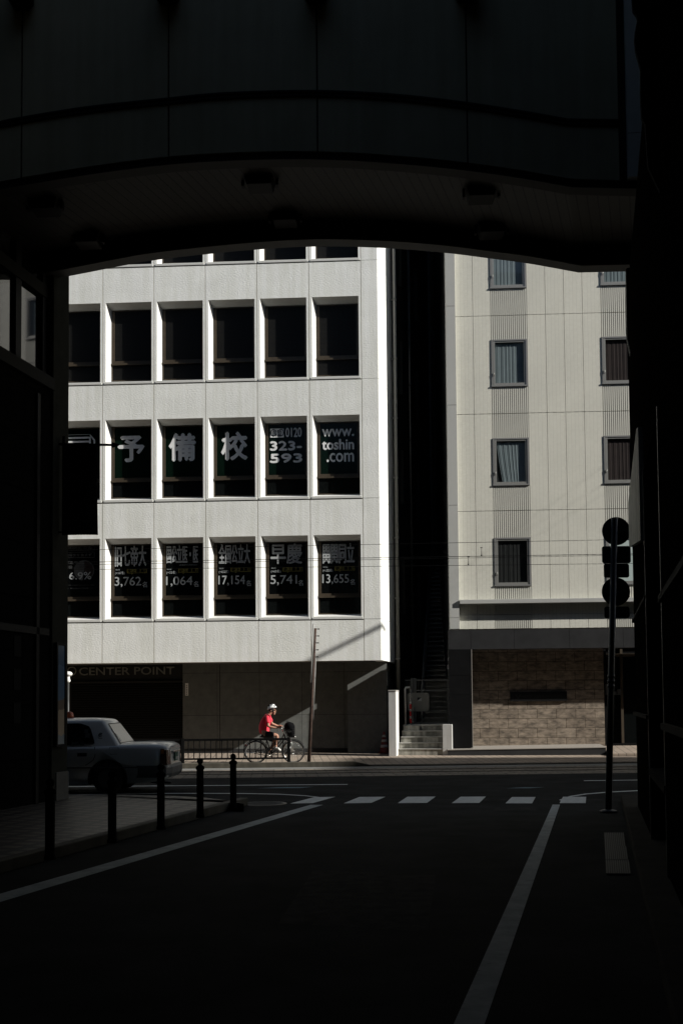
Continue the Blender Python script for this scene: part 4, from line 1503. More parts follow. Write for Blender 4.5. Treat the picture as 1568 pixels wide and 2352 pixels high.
g.tube([AX[0] + Vector((-0.02, -0.075, 0.05)), bb + Vector((0, -0.075, 0.075)), bb + Vector((0.07, -0.075, 0.0)), bb + Vector((0, -0.075, -0.07)), AX[0] + Vector((-0.02, -0.075, -0.04)), AX[0] + Vector((-0.06, -0.075, 0.0)), AX[0] + Vector((-0.02, -0.075, 0.05))], 0.012, 6)
g.build('chain_guard', M['bike_black'], bk)
g = MB()
for s in (-1, 1): g.tube([AX[0] + Vector((0, s * .075, 0)), AX[0] + Vector((-0.12, s * .075, -0.03)), AX[0] + Vector((-0.33, s * .07, -0.01))], 0.008, 6)
g.build('kick_stand', M['chrome'], bk)
g = MB()
g.ball(AX[0] + Vector((-0.29, 0, 0.20)), 0.03, 10, 6)
g.build('reflector', M['tail_red'], bk)

# backpack in the basket
o = empty('backpack', (BX + bpt(.5, 0, .05).x, BY, BZ + bpt(.5, 0, .05).z), 0.02, 'bulging black backpack stuffed into the bicycle basket', 'bag')
g = MB()
prof = [(0.06, 0), (0.10, 0.02), (0.125, 0.14), (0.15, 0.24), (0.155, 0.33), (0.12, 0.40), (0.05, 0.435), (0.01, 0.44)]
g.lathe(prof, n=18)
for v in g.bm.verts:
    k = 1.14 + 0.07 * math.sin(v.co.x * 31 + v.co.z * 23) + 0.05 * math.sin(v.co.y * 27)
    v.co.x = v.co.x * k * 0.88 - v.co.z * 0.14 + 0.015
    v.co.y *= 0.95 * k
g.build('sack', M['bag'], o)
g = MB()
g.torus((-0.09, 0, 0.43), 0.035, 0.008, 12, 6, 'Y', 0, math.pi)
g.tube([(-0.14, 0.06, 0.36), (-0.20, 0.07, 0.22), (-0.13, 0.06, 0.10)], 0.014, 6)
g.build('strap', M['bag'], o)

# rider
pe = empty('person', (BX, BY, BZ), 0.02, 'person in red T-shirt, black shorts and white helmet riding with both hands on the handlebar', 'person')
def skin(name, joints, edges, mt, parent, root=0, sub=2):
    me = bpy.data.meshes.new(name)
    me.from_pydata([Vector(j[0]) for j in joints], edges, [])
    ob = bpy.data.objects.new(name, me)
    COL.objects.link(ob)
    ob.modifiers.new('skin', 'SKIN').use_smooth_shade = True
    s = ob.modifiers.new('sub', 'SUBSURF'); s.levels = s.render_levels = sub
    sv = me.skin_vertices[0].data
    for i, j in enumerate(joints):
        sv[i].radius = j[1] if isinstance(j[1], tuple) else (j[1], j[1])
        sv[i].use_root = i == root
    bpy.context.view_layer.update()
    m2 = bpy.data.meshes.new_from_object(ob.evaluated_get(bpy.context.evaluated_depsgraph_get()))
    bpy.data.objects.remove(ob)
    m2.name = name
    m2.materials.clear(); m2.materials.append(mt)
    for p in m2.polygons: p.use_smooth = True
    o2 = bpy.data.objects.new(name, m2)
    COL.objects.link(o2)
    o2.parent = parent
    return o2
hip = bp(560, 655)
J = [(hip, 0.11), (bp(548, 590), 0.11), (bp(560, 510), 0.12), (bp(590, 430), 0.115), (bp(622, 385), 0.055), (bp(640, 355), 0.05), (bp(652, 322), 0.078), (bp(660, 285), 0.088), (bp(664, 262), 0.07)]
E_ = [(i, i + 1) for i in range(8)]
def limb(chain, start):
    k = start
    for p, r in chain:
        J.append((p, r)); E_.append((k, len(J) - 1)); k = len(J) - 1
    return k
for s in (-1, 1):
    if s < 0:
        el, wr, hnd = bp(612, 545, -.27), bp(712, 566, -.285), bp(752, 560, -.275)
    else:
        el, wr, hnd = bp(655, 515, .27), bp(735, 545, .285), bp(775, 545, .275)
    sh = bp(606, 412, s * .17)
    k = limb([(bp(600, 405, s * .10), 0.07), (sh, 0.056), (sh.lerp(el, .55), 0.047), (el, 0.040), (el.lerp(wr, .35), 0.042), (wr, 0.027), (hnd, 0.032)], 3)
    for q in range(4):      # fingers curl over the grip
        off = Vector((0, (q - 1.5) * 0.021, 0))
        ln = (0.9, 1.0, .95, .8)[q]
        limb([(hnd + off + Vector((0.035, 0, 0.012)), 0.0105), (hnd + off + Vector((0.035 + 0.03 * ln, 0, -0.002)), 0.0095), (hnd + off + Vector((0.035 + 0.028 * ln, 0, -0.03)), 0.0085), (hnd + off + Vector((0.035, 0, -0.038)), 0.0075)], k)
    limb([(hnd + Vector((0.008, -s * 0.036, 0.0)), 0.012), (hnd + Vector((0.035, -s * 0.05, -0.012)), 0.010), (hnd + Vector((0.055, -s * 0.045, -0.022)), 0.009)], k)
    if s < 0:
        kn_, an, toe = bp(738, 672, -.11), bp(712, 820, -.11), bp(770, 880, -.13)
    else:
        kn_, an, toe = bp(700, 765, .11), bp(610, 900, .10), bp(640, 945, .12)
    hp = hip + Vector((0.02, s * 0.10, -0.01))
    limb([(hp, 0.098), (hp.lerp(kn_, .5), 0.082), (kn_, 0.058), (kn_.lerp(an, .3), 0.060), (kn_.lerp(an, .7), 0.042), (an, 0.034), (an + Vector((0.03, 0, -0.045)), 0.038), (toe, 0.03)], 0)
body = skin('body', J, E_, M['skin'], pe)
# face on the same mesh: nose, ears, brow, lips, chin
g = MB()
g.bm.from_mesh(body.data)
g.mats = [M['skin'], M['hair'], M['cone_white']]
g.i = 0
hc_ = bp(662, 305)
g.tube([bp(700, 312), bp(716, 335), bp(704, 340)], [0.012, 0.019, 0.008], 6)
g.ball(bp(688, 372), 0.036, 10, 7, (1.1, 1, .8))
g.ball(bp(690, 350), 0.045, 12, 8, (1, 1.1, .9))
for s in (-1, 1):
    g.ball(bp(648, 335, s * 0.088), 0.03, 8, 6, (.7, .35, 1.1))
    g.ball(bp(694, 318, s * 0.034), 0.011, 8, 6)
g.i = 1
for s in (-1, 1):
    g.ball(bp(697.5, 318, s * 0.034), 0.006, 8, 6)
    g.tube([bp(702, 308, s * .015), bp(699, 304, s * .05)], 0.005, 5)
g.i = 0
g.tube([bp(706, 354, -0.022), bp(709, 354, 0), bp(706, 354, 0.022)], 0.007, 6)
me = body.data
g.bm.to_mesh(me)
me.materials.clear()
for q in g.mats: me.materials.append(q)
g.bm.free()
# shirt with loose sleeves
JS = [(hip + Vector((-0.01, 0, -0.02)), (0.13, 0.165)), (bp(545, 590), (0.125, 0.165)), (bp(556, 510), (0.135, 0.18)), (bp(588, 432), (0.12, 0.17)), (bp(614, 396), (0.075, 0.09)), (bp(622, 384), (0.062, 0.07))]
ES = [(i, i + 1) for i in range(5)]
for s in (-1, 1):
    sh = bp(604, 414, s * .18)
    el = bp(612, 545, -.27) if s < 0 else bp(655, 515, .27)
    for (p, r) in ((bp(600, 408, s * .11), 0.085),):
        JS.append((p, r)); ES.append((3, len(JS) - 1))
    for (p, r) in ((sh, 0.076), (sh.lerp(el, .45), 0.074), (sh.lerp(el, .74), 0.078)):
        JS.append((p, r)); ES.append((len(JS) - 2, len(JS) - 1))
skin('shirt', JS, ES, M['shirt'], pe)
g = MB()
c = bp(632, 462, -0.165)
g.prism([c + Vector((-0.03, 0, 0.0)), c + Vector((0.0, 0, 0.045)), c + Vector((0.03, 0, 0.02)), c + Vector((0.015, 0, -0.02))], (0, -0.01, 0))
g.build('shirt_print', mat('print_pink', (0.7, 0.35, 0.36), .8), pe)
JS = [(hip + Vector((0, 0, 0.02)), (0.135, 0.165)), (hip + Vector((0.02, 0, -0.03)), (0.125, 0.15))]
ES = [(0, 1)]
for s in (-1, 1):
    kn_ = bp(738, 672, -.11) if s < 0 else bp(700, 765, .11)
    hp = hip + Vector((0.03, s * 0.10, -0.02))
    st = 1
    for f, r in ((0, .105), (.45, .105), (.80, .092)):
        JS.append((hp.lerp(kn_, f), r)); ES.append((st, len(JS) - 1)); st = len(JS) - 1
skin('shorts', JS, ES, M['shorts'], pe)
for s in (-1, 1):
    an, toe = (bp(712, 820, -.11), bp(770, 880, -.13)) if s < 0 else (bp(610, 900, .10), bp(640, 945, .12))
    sk = an + Vector((0.005, 0, 0.08))
    skin('sock', [(sk + Vector((0, 0, 0.05)), .050), (sk, .047), (an, .042)], [(0, 1), (1, 2)], M['shorts'], pe, sub=1)
    skin('shoe', [(an + Vector((-0.035, 0, -0.055)), .045), (an + Vector((0.035, 0, -0.05)), .05), (an.lerp(toe, .65) + Vector((0, 0, -0.018)), .044), (toe + Vector((0.03, 0, -0.01)), .036)], [(0, 1), (1, 2), (2, 3)], M['shoe'], pe, sub=1)
g = MB()
g.ball(bp(655, 300), 0.108, 16, 10, (1.0, .92, 1.0))
for v in list(g.bm.verts):
    if v.co.x > bp(690, 0).x: v.co.x = bp(690, 0).x
    if v.co.z < bp(0, 350).z: v.co.z = bp(0, 350).z
g.build('hair', M['hair'], pe)
g = MB()
hcn = bp(656, 288)
n, k = 24, 8
rings = []
for i in range(k + 1):
    ph = math.pi / 2 * i / k
    rings.append([])
    for j in range(n):
        t = 2 * math.pi * j / n
        rx = 0.142 if math.cos(t) > 0 else 0.128
        z = 0.118 * math.sin(ph)
        drop = 0.055 * max(0, -math.cos(t)) * (1 - i / k) - 0.012 * max(0, math.cos(t)) * (1 - i / k)
        rings[-1].append(g.bm.verts.new(hcn + Vector((rx * math.cos(ph) * math.cos(t), 0.108 * math.cos(ph) * math.sin(t), z - drop))))
g.m(M['helmet'])
for i in range(k):
    for j in range(n):
        try:
            f = g.bm.faces.new((rings[i][j], rings[i][(j + 1) % n], rings[i + 1][(j + 1) % n], rings[i + 1][j])); f.smooth = True
        except ValueError: pass
h = g.build('helmet', None, pe)
s_ = h.modifiers.new('shell', 'SOLIDIFY'); s_.thickness = 0.02; s_.offset = -1
g = MB()
for yy in (-0.075, -0.035, 0.035, 0.075):
    for (ta, tb) in ((20, 55), (70, 105), (120, 150)):
        pts = []
        for q in range(6):
            t = R(ta + (tb - ta) * q / 5)
            w = math.sqrt(max(0.05, 1 - (yy / 0.108) ** 2))
            rx = 0.144 if math.cos(t) > 0 else 0.130
            pts.append(hcn + Vector((rx * w * math.cos(t), yy, 0.1195 * w * math.sin(t) + 0.001)))
        g.tube(pts, [0.004, .013, .017, .017, .013, .004], 6)
g.build('vent', M['black_paint'], h)
g = MB()
for s in (-1, 1):
    g.tube([bp(640, 318, s * .1), bp(662, 350, s * .095), bp(678, 384, s * .03), bp(680, 386, 0)], 0.006, 5)
g.build('chin_strap', M['black_paint'], h)

# ================================================================== TAXI
tx = ground(411, 1822, 0)
CYN = 21.95                                  # near side plane
txr = empty('taxi', (atY(381, 1740, CYN).x, CYN + 0.83, 0), -0.02, 'white saloon taxi seen from the rear quarter, pulling out left behind the corner pillar', 'taxi')
HW = 0.83
def loft(sections, mt, name, parent, close=True):
    g = MB(); g.m(mt)
    rings = [[g.bm.verts.new(p) for p in s] for s in sections]
    for a, b in zip(rings, rings[1:]):
        for j in range(len(a) - 1):
            f = g.bm.faces.new((a[j], a[j + 1], b[j + 1], b[j])); f.smooth = True
    if close:
        g.bm.faces.new(rings[0]); g.bm.faces.new(list(reversed(rings[-1])))
    return g.build(name, None, parent)
def sec(x, zb, zd, w, crown=0.02):
    """half profile mirrored: sill, flank, shoulder crease, deck"""
    zs_ = min(0.92, zd - 0.03)
    half = [(0, zb), (w - 0.10, zb), (w - 0.035, zb + 0.03), (w - 0.005, zb + 0.16), (w, 0.55), (w - 0.004, 0.62), (w - 0.012, zs_ - 0.03), (w - 0.022, zs_), (w - 0.05, zs_ + (zd - zs_) * .55), (w - 0.12, zd - 0.006), (w - 0.30, zd + crown * .7), (0, zd + crown)]
    pts = [Vector((x, -y, z)) for y, z in half] + [Vector((x, y, z)) for y, z in reversed(half[:-1])]
    return pts
S = [sec(0.06, 0.34, 0.90, 0.70), sec(0.03, 0.30, 0.95, 0.775), sec(-0.04, 0.27, 0.985, 0.80), sec(-0.20, 0.24, 1.0, 0.818), sec(-0.5, 0.21, 1.005, 0.828), sec(-0.9, 0.19, 1.0, 0.83), sec(-1.3, 0.18, 0.98, 0.83),
     sec(-2.0, 0.17, 0.97, 0.83), sec(-2.9, 0.17, 0.96, 0.83), sec(-3.4, 0.18, 0.95, 0.828), sec(-3.8, 0.19, 0.93, 0.82), sec(-4.2, 0.22, 0.88, 0.80), sec(-4.5, 0.26, 0.80, 0.75), sec(-4.58, 0.32, 0.74, 0.68)]
WX = (-1.16, -3.95)
g = MB()
for x in WX:
    g.tube([(x, -1.0, 0.30), (x, -0.55, 0.30)], 0.40, 32)
    g.tube([(x, 0.55, 0.30), (x, 1.0, 0.30)], 0.40, 32)
cut = g.build('wheel_cut', M['trim'])
bd = loft(S, M['car_white'], 'body', txr)
def bake_bool(ob, cutter):
    ob.data.materials.append(M['trim'])
    md = ob.modifiers.new('b', 'BOOLEAN'); md.object = cutter; md.operation = 'DIFFERENCE'; md.solver = 'EXACT'
    bpy.context.view_layer.update()
    mw = ob.parent
    ob.parent = None
    bpy.context.view_layer.update()
    m2 = bpy.data.meshes.new_from_object(ob.evaluated_get(bpy.context.evaluated_depsgraph_get()))
    ob.modifiers.clear()
    ob.data = m2
    ob.parent = mw
    for p in m2.polygons:
        c = p.center
        if any((c.x - x) ** 2 + (c.z - 0.30) ** 2 < 0.405 ** 2 for x in WX) and abs(c.y) < 0.86: p.material_index = len(m2.materials) - 1
bake_bool(bd, cut)
bpy.data.objects.remove(cut)
# cabin
def cab(f, zf):
    """outline of the cabin at height fraction: base f=0 .. roof f=1"""
    pass
base_w, roof_w = 0.775, 0.60
CZ0, CZ1 = 0.945, 1.475
def cabring(t):
    z = CZ0 + (CZ1 - CZ0) * t
    xr = -0.90 + (-1.27 + 0.90) * t
    xf = -3.55 + (-2.72 + 3.55) * t
    w = base_w + (roof_w - base_w) * t ** 1.15
    r = 0.10
    pts = []
    for (sx, sy) in ((1, -1), (1, 1), (-1, 1), (-1, -1)):
        cx = (xr if sx > 0 else xf) - sx * r
        cy = sy * (w - r)
        a0 = {(1, -1): -90, (1, 1): 0, (-1, 1): 90, (-1, -1): 180}[(sx, sy)]
        for q in range(5):
            an = R(a0 + 22.5 * q)
            pts.append(Vector((cx + r * math.cos(an), cy + r * math.sin(an), z)))
    return pts
g = MB(); g.m(M['car_white'])
rings = [cabring(t) for t in (0, .25, .5, .75, .92)]
def shrink(r0, s, dz, bx=1.0):
    c = sum(r0, Vector()) / len(r0)
    return [Vector((c.x + (p.x - c.x) * (1 - (1 - s) * .55), c.y + (p.y - c.y) * s, p.z + dz)) for p in r0]
top = cabring(1.0)
rings += [shrink(cabring(.97), .985, 0.004), shrink(top, .93, 0.012), shrink(top, .78, 0.032), shrink(top, .4, 0.05), shrink(top, .05, 0.055)]
vr = [[g.bm.verts.new(p) for p in r] for r in rings]
for a, b in zip(vr, vr[1:]):
    for j in range(len(a)):
        f = g.bm.faces.new((a[j], a[(j + 1) % len(a)], b[(j + 1) % len(a)], b[j])); f.smooth = True
g.bm.faces.new(vr[-1])
g.build('cabin', None, txr)
def side_y(z):
    t = (z - CZ0) / (CZ1 - CZ0)
    return base_w + (roof_w - base_w) * t ** 1.15
def glass_side(poly, s, name, parent, mt, off=0.006):
    g = MB()
    n = 5
    zs2 = sorted(set(z for _, z in poly))
    pts = [Vector((x, s * (side_y(z) + off), z)) for x, z in poly]
    g.face(pts)
    return g.build(name, mt, parent)
def lerp_poly(poly, n=6):
    out = []
    for (a, b) in zip(poly, poly[1:] + poly[:1]):
        for q in range(n):
            out.append((a[0] + (b[0] - a[0]) * q / n, a[1] + (b[1] - a[1]) * q / n))
    return out
rear_win = [(-2.36, 0.975), (-1.44, 0.985), (-1.47, 1.10), (-1.56, 1.33), (-1.64, 1.395), (-1.76, 1.41), (-2.36, 1.41)]
front_win = [(-3.30, 0.975), (-2.46, 0.975), (-2.46, 1.41), (-2.80, 1.40), (-2.98, 1.27)]
for s in (-1, 1):
    for wp in (rear_win, front_win):
        c = (sum(p[0] for p in wp) / len(wp), sum(p[1] for p in wp) / len(wp))
        big = [(c[0] + (x - c[0]) * 1.05, c[1] + (z - c[1]) * 1.07) for x, z in wp]
        # seal frame and pane as thin strips stacked in height so that they follow the leaning cabin
        def panel(poly, off, mt, name, parent):
            g = MB()
            zlo, zhi = min(p[1] for p in poly), max(p[1] for p in poly)
            N = 8
            for q in range(N):
                za, zb_ = zlo + (zhi - zlo) * q / N, zlo + (zhi - zlo) * (q + 1) / N
                def span(z):
                    xs_ = []
                    for (a, b) in zip(poly, poly[1:] + poly[:1]):
                        if (a[1] - z) * (b[1] - z) <= 0 and a[1] != b[1]:
                            xs_.append(a[0] + (b[0] - a[0]) * (z - a[1]) / (b[1] - a[1]))
                    return min(xs_), max(xs_)
                e = 1e-4
                x0, x1 = span(za + e); x2, x3 = span(zb_ - e)
                g.face([(x0, s * (side_y(za) + off), za), (x1, s * (side_y(za) + off), za), (x3, s * (side_y(zb_) + off), zb_), (x2, s * (side_y(zb_) + off), zb_)], True)
            return g.build(name, mt, parent)
        fr = panel(big, 0.008, M['trim'], 'side_window', txr)
        panel(wp, 0.013, M['car_glass'], 'pane', fr)
        if s < 0 and wp is rear_win:
            g = MB()
            for (xa, xb, za, zb_) in ((-1.66, -1.58, 1.23, 1.30), (-1.64, -1.54, 1.13, 1.22), (-1.72, -1.64, 0.985, 1.06), (-1.90, -1.76, 0.985, 1.05), (-1.56, -1.46, 1.0, 1.04)):
                g.face([(xa, -side_y(za) - 0.016, za), (xb, -side_y(za) - 0.016, za), (xb, -side_y(zb_) - 0.016, zb_), (xa, -side_y(zb_) - 0.016, zb_)])
            g.build('window_sticker', M['sticker_grey'], fr)
# rear window
def rw(t, y, off=0.01):
    z = CZ0 + (CZ1 - CZ0) * t
    x = -0.90 - 0.37 * t
    n_ = Vector((0.82, 0, 0.57))
    return Vector((x, y, z)) + n_ * off
g = MB()
for q in range(6):
    a, b = 0.10 + .78 * q / 6, 0.10 + .78 * (q + 1) / 6
    wa, wb_ = side_y(CZ0 + .53 * a) - 0.10, side_y(CZ0 + .53 * b) - 0.10
    g.face([rw(a, -wa), rw(a, wa), rw(b, wb_), rw(b, -wb_)], True)
fr = g.build('rear_window', M['trim'], txr)
g = MB()
for q in range(6):
    a, b = 0.14 + .70 * q / 6, 0.14 + .70 * (q + 1) / 6
    wa, wb_ = side_y(CZ0 + .53 * a) - 0.13, side_y(CZ0 + .53 * b) - 0.13
    g.face([rw(a, -wa, .015), rw(a, wa, .015), rw(b, wb_, .015), rw(b, -wb_, .015)], True)
g.build('pane', M['car_glass'], fr)
g = MB()
for (ta, tb, ya, yb) in ((.18, .30, -.56, -.46), (.32, .50, -.56, -.49)):
    g.face([rw(ta, ya, .018), rw(ta, yb, .018), rw(tb, yb, .018), rw(tb, ya, .018)])
g.build('window_sticker', M['sticker'], fr)
# wheels
for x in WX:
    for s in (-1, 1):
        g = MB()
        g.lathe([(0.17, -0.09), (0.27, -0.095), (0.305, -0.07), (0.31, 0), (0.305, 0.07), (0.27, 0.095), (0.17, 0.09)], (x, s * 0.735, 0.31), 32, 'Y')
        w = g.build('wheel', M['rubber'], txr)
        g = MB()
        g.lathe([(0.01, s * 0.085), (0.06, s * 0.09), (0.10, s * 0.075), (0.165, s * 0.088), (0.185, s * 0.096)], (x, s * 0.735, 0.31), 24, 'Y')
        for q in range(10):
            an = 2 * math.pi * q / 10
            c = Vector((x + 0.135 * math.cos(an), s * 0.735 + s * 0.082, 0.31 + 0.135 * math.sin(an)))
            g.ball(c, 0.02, 8, 5)
        g.build('wheel_cover', M['wheel_metal'], w)
# bumper, lamps, plate
g = MB()
g.m(M['bumper'])
prof_ = [(-0.55, -0.838), (-0.10, -0.838), (0.02, -0.80), (0.11, -0.60), (0.13, 0), (0.11, 0.60), (0.02, 0.80), (-0.10, 0.838), (-0.55, 0.838)]
for (x, y), (x2, y2) in zip(prof_, prof_[1:]):
    for za, zb_, o1, o2 in ((0.33, 0.40, -0.03, 0), (0.40, 0.52, 0, 0), (0.52, 0.565, 0, -0.03)):
        g.face([(x + o1, y * (1 + o1 * .3), za), (x2 + o1, y2 * (1 + o1 * .3), za), (x2 + o2, y2 * (1 + o2 * .3), zb_), (x + o2, y * (1 + o2 * .3), zb_)], True)
    g.face([(x - .03, y * .99, 0.565), (x2 - .03, y2 * .99, 0.565), (x2 - 0.15, y2 * .85, 0.57), (x - 0.15, y * .85, 0.57)])
    g.face([(x - .03, y * .99, 0.33), (x2 - .03, y2 * .99, 0.33), (x2 - 0.15, y2 * .85, 0.30), (x - 0.15, y * .85, 0.30)])
g.build('bumper', None, txr, normals=True)
for s in (-1, 1):
    lp = MB()
    lp.m(M['tail_red'])
    lp.prism([(-0.10, s * 0.842, 0.575), (0.045, s * 0.822, 0.575), (0.03, s * 0.822, 0.80), (-0.02, s * 0.83, 0.90), (-0.09, s * 0.842, 0.90)], (0, -s * 0.05, 0))
    lp.prism([(0.044, s * 0.825, 0.575), (0.085, s * 0.60, 0.575), (0.07, s * 0.60, 0.88), (0.03, s * 0.81, 0.88)], (-0.04, 0, 0))
    l_ = lp.build('tail_lamp', None, txr, bevel=0.008)
    g = MB(); g.prism([(-0.085, s * 0.846, 0.80), (-0.02, s * 0.838, 0.80), (-0.025, s * 0.838, 0.885), (-0.08, s * 0.846, 0.885)], (0, -s * 0.01, 0)); g.build('amber_lens', M['tail_amber'], l_)
g = MB(); g.box(0.075, 0.095, -0.17, 0.17, 0.63, 0.80); np1 = g.build('number_plate', M['plate'], txr)
g = MB(); g.box(0.096, 0.099, -0.13, 0.13, 0.66, 0.71); g.build('plate_mark', M['sticker'], np1)
g = MB(); g.box(0.03, 0.10, -0.42, 0.42, 0.815, 0.84); g.build('trunk_trim', M['chrome'], txr)
g = MB(); g.box(-0.55, -0.2, -0.28, -0.12, 1.0225, 1.0245); g.build('trunk_sticker', M['sticker'], txr)
# door handle, shut lines, fuel lid, side mouldings, lettering panel, emblem
def flank(poly, mt, name, off=0.004):
    g = MB()
    for s in (-1, 1):
        g.face([(x, s * (HW + off - max(0, z - .6) * .06), z) for x, z in poly])
    return g.build(name, mt, txr)
flank([(-1.77, 0.76), (-1.58, 0.76), (-1.58, 0.83), (-1.77, 0.83)], M['trim'], 'door_handle')
flank([(-2.5, 0.70), (-2.0, 0.70), (-2.0, 0.80), (-2.5, 0.80)], M['sticker_grey'], 'door_notice')
def line_on_flank(pts, name, w=0.006):
    g = MB()
    for s in (-1, 1):
        for a, b in zip(pts, pts[1:]):
            d = Vector((b[0] - a[0], 0, b[1] - a[1])).normalized()
            n_ = Vector((-d.z, 0, d.x)) * w
            yy = lambda z: s * (HW + 0.003 - max(0, z - .6) * .06)
            A_, B_ = Vector((a[0], yy(a[1]), a[1])), Vector((b[0], yy(b[1]), b[1]))
            g.face([A_ - n_, B_ - n_, B_ + n_, A_ + n_])
    return g.build(name, M['trim'], txr)
line_on_flank([(-1.42, 0.95), (-1.41, 0.78), (-1.45, 0.68), (-1.60, 0.58)], 'door_gap')
line_on_flank([(-2.42, 0.95), (-2.42, 0.22)], 'door_gap')
line_on_flank([(-1.12, 0.94), (-0.95, 0.94), (-0.93, 0.84), (-0.97, 0.80), (-1.10, 0.80), (-1.12, 0.83), (-1.12, 0.94)], 'fuel_lid', 0.003)
g = MB()
for s in (-1, 1):
    g.tube([(-1.36, s * (side_y(1.19) + 0.004), 1.19 + 0.0)] + [(-1.33 + 0.035 * math.cos(t), s * (side_y(1.19 + 0.035 * math.sin(t)) + 0.004), 1.19 + 0.035 * math.sin(t)) for t in [2 * math.pi * q / 14 for q in range(15)]][1:], 0.006, 5)
    g.box(-1.37, -1.29, s * (side_y(1.13)) - 0.004, s * side_y(1.13) + 0.004, 1.115, 1.128)
g.build('emblem', M['trim'], txr)
g = MB()
for s in (-1, 1): g.box(-4.3, -0.55, s * 0.833 - 0.006, s * 0.833 + 0.006, 0.52, 0.545)
g.build('side_moulding', M['bumper'], txr)
g = MB(); g.tube([(-0.35, -0.45, 0.22), (0.06, -0.45, 0.20)], 0.03, 10); g.build('exhaust', M['trim'], txr)
g = MB()
g.lathe([(0.10, 1.53), (0.10, 1.56), (0.08, 1.64), (0.03, 1.66)], (-2.16, 0.0, 0), 14)
g.build('roof_lamp', M['orange_lamp'], txr)

# ================================================================== BOLLARDS
def bollard(px, yb, label, first=[None]):
    P = ground(px, yb, 0.13)
    P.z = 0.125
    if first[0] is None:
        o = empty('bollard', P, 0, label, 'bollard', 'black bollards along the left kerb')
        g = MB()
        g.lathe([(0.062, 0), (0.062, 0.03), (0.052, 0.05), (0.052, 0.70)], n=20)
        g.build('post', M['iron'], o)
        g = MB(); g.lathe([(0.052, 0.70), (0.064, 0.705), (0.064, 0.745), (0.04, 0.76), (0.026, 0.775), (0.026, 0.785)], n=20); g.build('collar', M['iron'], o)
        g = MB(); g.ball((0, 0, 0.825), 0.047, 18, 12); g.build('ball_finial', M['iron'], o)
        first[0] = o
    else:
        o = copy_tree(first[0])
        o.location = P
        o['label'] = label
    return o
for px, yb, lab in ((115, 1973, 'ball topped black bollard nearest the camera, by the dark left wall'), (258, 1935, 'ball topped black bollard in front of the taxi wheel, second from the camera'),
                    (370, 1904, 'ball topped black bollard in front of the taxi tail lamp'), (460, 1877, 'ball topped black bollard just right of the taxi bumper, fourth from the camera'),
                    (536, 1856, 'ball topped black bollard at the tip of the paved corner, farthest from the camera')):
    bollard(px, yb, lab)

# ================================================================== OVERHEAD WIRES
for i, (ya, yb, Y, lab) in enumerate(((1268, 1238.5, 28.6, 'thin tram wire crossing the street, uppermost of the five'), (1295, 1272, 28.0, 'thin tram wire in the middle of the five, just above the slack one'), (1301.5, 1274.5, 29.2, 'slack thin tram wire running close under its neighbour'), (1306, 1291.5, 26.5, 'thin tram wire second from the bottom'), (1311, 1294, 28.3, 'thin tram wire crossing the street, lowest of the five'))):
    if i == 3: continue
    a, b = atY(-60, ya, Y), atY(1468, yb, Y)
    d = b - a
    a2, b2 = a - d * 0.8, b + d * 1.2
    n = 24
    o = empty('overhead_wire', a2, 0, lab, 'wire', 'tram wires over the street')
    g = MB()
    pts = [(b2 - a2) * (q / n) for q in range(n + 1)]
    g.tube(pts, 0.006 if i != 1 else 0.0075, 6)
    g.build('strand', M['iron'], o)
    if i in (1, 4):
        g = MB()
        cpos = atY(1105 if i == 1 else 1075, 1270 if i == 1 else 1296, Y)
        tt = (cpos.x - a2.x) / (b2 - a2).x
        c = (b2 - a2) * tt
        g.tube([c + Vector((0, 0, -0.004)), c + Vector((0, 0, 0.06)), c + Vector((0.0, 0, 0.24))], [0.022, 0.008, 0.004], 6)
        g.tube([c + Vector((-0.03, 0, 0.22)), c + Vector((0.03, 0, 0.22))], 0.009, 6)
        g.build('hanger', M['iron'], o)

# ================================================================== SIGN POST ON THE RIGHT
P = ground(1396, 1866, 0)
o = empty('traffic_sign', P, 0, 'grey signpost with round and square signs seen from behind at the right kerb', 'sign')
T = atY(1410, 1190, P.y)
dv = Vector((T.x - P.x, 0, T.z))
g = MB()
g.tube([(0, 0, -0.02), dv], 0.052, 14)
g.lathe([(0.14, 0.0), (0.14, 0.03), (0.07, 0.05)], n=14)
g.build('post', M['post_grey'], o)
def spx(x, y, dy=0.07):
    q = atY(x, y, P.y + dy)
    return Vector((q.x - P.x, dy, q.z))
for (cx, cy, rad) in ((1414, 1220, 33), (1413.5, 1359, 33)):
    c = spx(cx, cy)
    rr = rad / FPX * P.y
    g = MB(); g.lathe([(rr, 0.0), (rr, 0.004), (rr * .96, 0.012)], c, 36, 'Y', smooth=False); g.build('round_sign', M['sign_back'], o)
    g = MB(); g.box(c.x - rr * .8, c.x + rr * .8, c.y - 0.03, c.y - 0.002, c.z - 0.02, c.z + 0.02); g.build('bracket', M['post_grey'], o)
for (xa, xb, ya, yb, tl) in ((1382, 1447, 1254, 1294, 0), (1386, 1443.5, 1294.5, 1327, 0), (1387, 1444, 1393, 1420, 4)):
    a, b = spx(xa, yb), spx(xb, ya)
    g = MB()
    rr = 0.035
    cx, cz, hw, hh = (a.x + b.x) / 2, (a.z + b.z) / 2, (b.x - a.x) / 2, (b.z - a.z) / 2
    pts = []
    for (sx, sz, s0) in ((1, -1, -90), (1, 1, 0), (-1, 1, 90), (-1, -1, 180)):
        for q in range(4):
            an = R(s0 + 30 * q)
            pts.append((cx + sx * (hw - rr) + math.cos(an) * rr, a.y, cz + sz * (hh - rr) + math.sin(an) * rr))
    g.prism(pts, (0, 0.012, 0))
    g.build('sign_plate', M['sign_back'], o)
for zq in (2.0, 2.08, 2.16):
    g = MB(); g.tube([(dv.x * zq / dv.z, 0, zq), (dv.x * zq / dv.z, 0, zq + 0.05)], 0.062, 12)
    g.build('clamp', M['post_grey'], o)

